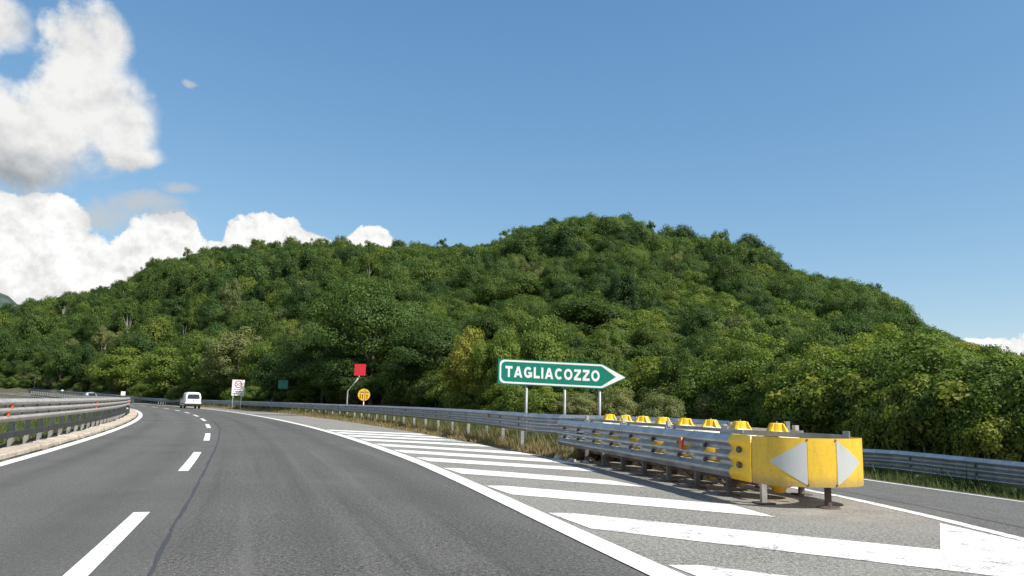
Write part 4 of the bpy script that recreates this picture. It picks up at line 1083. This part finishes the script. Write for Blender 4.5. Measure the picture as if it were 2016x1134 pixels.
# the rest of the wood reads as one mass: instanced trees on scattered points
rest = rows[NT:]+und
keys = [k for k in PROTO if k[0] in 'hns']
me = bpy.data.meshes.new('wood'); me.from_pydata([(q[2], q[3], q[4]) for q in rest], [], [])
at = me.attributes.new('kind', 'INT', 'POINT'); at.data.foreach_set('value', [keys.index(q[1]) for q in rest])
at = me.attributes.new('sc', 'FLOAT_VECTOR', 'POINT'); at.data.foreach_set('vector', np.array([(q[6]/PROTO[q[1]][3], q[6]/PROTO[q[1]][3], q[5]/PROTO[q[1]][2]) for q in rest], np.float32).reshape(-1))
at = me.attributes.new('rot', 'FLOAT_VECTOR', 'POINT'); at.data.foreach_set('vector', np.array([(0, 0, q[7]) for q in rest], np.float32).reshape(-1))
wood = bpy.data.objects.new('wood', me); col.objects.link(wood)
tag(wood, 'dense green wood covering the upper hillside up to the skyline', 'wood', kind='stuff')
ng = bpy.data.node_groups.new('scatter_trees', 'GeometryNodeTree')
ng.interface.new_socket('Geometry', in_out='INPUT', socket_type='NodeSocketGeometry'); ng.interface.new_socket('Geometry', in_out='OUTPUT', socket_type='NodeSocketGeometry')
gi = ng.nodes.new('NodeGroupInput'); go = ng.nodes.new('NodeGroupOutput'); jn = ng.nodes.new('GeometryNodeJoinGeometry')
def named(nm, dt):
    n = ng.nodes.new('GeometryNodeInputNamedAttribute'); n.data_type = dt; n.inputs[0].default_value = nm; return n.outputs[0]
nk, ns, nr = named('kind', 'INT'), named('sc', 'FLOAT_VECTOR'), named('rot', 'FLOAT_VECTOR')
for i, k in enumerate(keys):
    crm, tm, _, _ = PROTO[k]
    src = []
    for md in (crm, tm):
        po = bpy.data.objects.new('source_'+md.name, md); oi = ng.nodes.new('GeometryNodeObjectInfo'); oi.inputs['Object'].default_value = po; oi.inputs['As Instance'].default_value = True; src.append(oi.outputs['Geometry'])
    cmp_ = ng.nodes.new('FunctionNodeCompare'); cmp_.data_type = 'INT'; cmp_.operation = 'EQUAL'
    ia = [s_ for s_ in cmp_.inputs if s_.type == 'INT']; ng.links.new(nk, ia[0]); ia[1].default_value = i
    for sgeo in src:
        ip = ng.nodes.new('GeometryNodeInstanceOnPoints'); ng.links.new(gi.outputs[0], ip.inputs['Points']); ng.links.new(cmp_.outputs[0], ip.inputs['Selection'])
        ng.links.new(sgeo, ip.inputs['Instance']); ng.links.new(ns, ip.inputs['Scale'])
        er = ng.nodes.new('FunctionNodeEulerToRotation'); ng.links.new(nr, er.inputs[0]); ng.links.new(er.outputs[0], ip.inputs['Rotation'])
        ng.links.new(ip.outputs[0], jn.inputs[0])
ng.links.new(jn.outputs[0], go.inputs[0])
md = wood.modifiers.new('scatter', 'NODES'); md.node_group = ng
print('trees', len(rows), 'wood', len(rest))
# pale bare trunks standing out on the left slope
for px, yb, yt, dist, lab in ((364, 645, 598, 300, 'pale bare trunk left of the middle of the left slope'), (381, 605, 590, 310, 'short pale trunk beside the taller pale trunk on the left slope'), (231, 640, 620, 330, 'pale trunk on the left slope over the far guardrail'), (119, 700, 680, 270, 'pale trunk low on the left slope near the left edge'), (580, 640, 620, 220, 'pale trunk beside the brown dry tree')):
    v = fw + cr*((px-1008)/1500) - cu*((yt-567)/1500); t = dist/v.y
    H = (yb-yt)*dist/1500
    o = empty('bare_tree', (v.x*t, dist, 1.3+v.z*t-H)); tag(o, lab, 'tree')
    MB().tube([(0, 0, -6), (.1, 0, 0), (.25, 0, H*.5), (0, 0, H)], [.30, .26, .2, .1], 7).build('trunk', 'bark_pale', o)
    MB().tube([(.2, 0, H*.55), (.8, 0, H*.8), (1.1, 0, H*1.05)], [.1, .07, .03], 5).build('branch', 'bark_pale', o)
# utility poles and the wire between them
def pole(px, yb, yt, dist, lab):
    v = fw + cr*((px-1008)/1500) - cu*((yt-567)/1500); t = dist/v.y; top = np.array((v.x*t, dist, 1.3+v.z*t))
    o = empty('utility_pole', (top[0], dist, top[2]-10)); tag(o, lab, 'pole')
    MB().tube([(0, 0, -3), (0, 0, 10)], [.16, .10], 10).build('shaft', 'post', o, True)
    MB().box((0, 0, 9.6), (.7, .05, .05)).build('crossarm', 'steel_old', o)
    return top
pa = pole(1334, 635, 612, 175, 'pale utility pole poking out of the wood on the right slope')
pb = pole(1650, 745, 710, 75, 'thin pale utility pole low on the right slope above the yellow nose')
for (A_, B_, lab) in ((pa, pb, 'thin wire running down the right slope between the two poles'), (np.array((pa[0]-26, pa[1]+18, pa[2]+1.)), pa, 'thin wire running left from the upper pole')):
    pts = [A_+(B_-A_)*q-np.array((0, 0, 4*q*(1-q)*2.0+.1)) for q in np.linspace(0, 1, 14)]
    tag(MB().tube(pts, .022, 5).build('overhead_wire', 'steel_old'), lab, 'wire')

# ------------------------------------------------------------------ grass on the verges
def grass(name, pts, hts, tints, label, wid=.012):
    n = len(pts); r = np.random.default_rng(len(pts)); P = np.array(pts); h = np.array(hts)
    a = r.uniform(0, 6.28, n); wv = np.stack([np.cos(a), np.sin(a), 0*a], 1)*(wid*r.uniform(.7, 1.6, n))[:, None]
    lean = np.stack([r.normal(0, .28, n), r.normal(0, .28, n), np.ones(n)], 1)*h[:, None]
    Vq = np.stack([P-wv, P+wv, P+lean*.6+wv*.6, P+lean], 1)
    o = bpy.data.objects.new(name, quad_mesh(name, Vq, np.array(tints), 'grass')); col.objects.link(o)
    return tag(o, label, 'grass', kind='stuff')
rg = np.random.default_rng(9); pts = []; hts = []; tn = []
def put(x, y, z, h, t):
    if rg.random() < .05: h *= 1.9
    pts.append((x, y, z)); hts.append(h); tn.append(min(1, max(0, t)))
for i in range(85000):     # strip between shoulder and right-hand rail, dry at the road, greener behind
    s_ = 17+ (rg.random()**1.7)*110; rv = rho_verge(s_)
    k = rg.random(); rho = rv+.06+k*(rho_rail(s_)-rv+1.9)
    if s_ > 60: rho = rv+.1+k*2.4
    p = arc(s_, rho); sc = 1+max(0, s_-30)/60
    clump = math.sin(s_*2.1+rho*3.)+math.sin(s_*.83)
    if p[0] > x_rl(p[1])-.3: continue
    if clump < -1.1 and k < .35: continue
    put(p[0], p[1], p[2]-.06, (.13+.30*min(1, k*1.6))*rg.uniform(.5, 1.25)*(1+.25*clump*.5), .88-.75*k+rg.normal(0, .16))
grass('verge_grass', pts, hts, tn, 'dry yellow and green grass under the long right-hand guardrail', .014)
pts, hts, tn = [], [], []
for i in range(42000):     # behind the ramp
    y = rg.uniform(8, 26); k = rg.random(); x = x_rr(y)+.55+k*4.2
    z = ground_z(x, y)-.02; clump = math.sin(y*2.3+x*2.)
    put(x, y, z, (.10+.26*min(1, k*2.2))*rg.uniform(.5, 1.3)*(1+.2*clump), .50-.5*min(1, k*3)+rg.normal(.0, .14))
grass('ramp_grass', pts, hts, tn, 'lush green grass under the ramp guardrail', .012)
pts, hts, tn = [], [], []
for i in range(60000):     # median
    s_ = 6+(rg.random()**1.4)*110; rho = 368.95-rg.random()**1.3*5.2; p = arc(s_, rho)
    clump = math.sin(s_*1.7)+math.sin(s_*.61+rho)
    put(p[0], p[1], p[2]-.05, (.22 if rho < 368.4 else .10)*rg.uniform(.5, 1.5)*(1+.2*clump), .28+rg.normal(0, .16)+(.35 if rho > 368.6 else 0))
grass('median_grass', pts, hts, tn, 'green grass in the median behind the left guardrail', .014)
# rubble at the end of the verge by the crash cushion
for i, (x, y, r0) in enumerate(((1.45, 17.9, .10), (1.2, 18.5, .13), (1.75, 17.6, .08), (1.05, 18.2, .07), (1.9, 18.1, .11))):
    V = []; F = []; rr_ = random.Random(i)
    mb = MB().lathe((x, y, -.03), [(r0*.8, 0), (r0, r0*.4), (r0*.8, r0*.9), (r0*.3, r0*1.1)], 7)
    mb.v = [v+np.array((rr_.uniform(-.25, .25)*r0, rr_.uniform(-.25, .25)*r0, rr_.uniform(-.15, .15)*r0)) for v in mb.v]
    o = mb.build('stone', 'kerb'); tag(o, 'small grey stone at the end of the grass verge beside the crash cushion', 'stone', 'stones at the end of the verge')
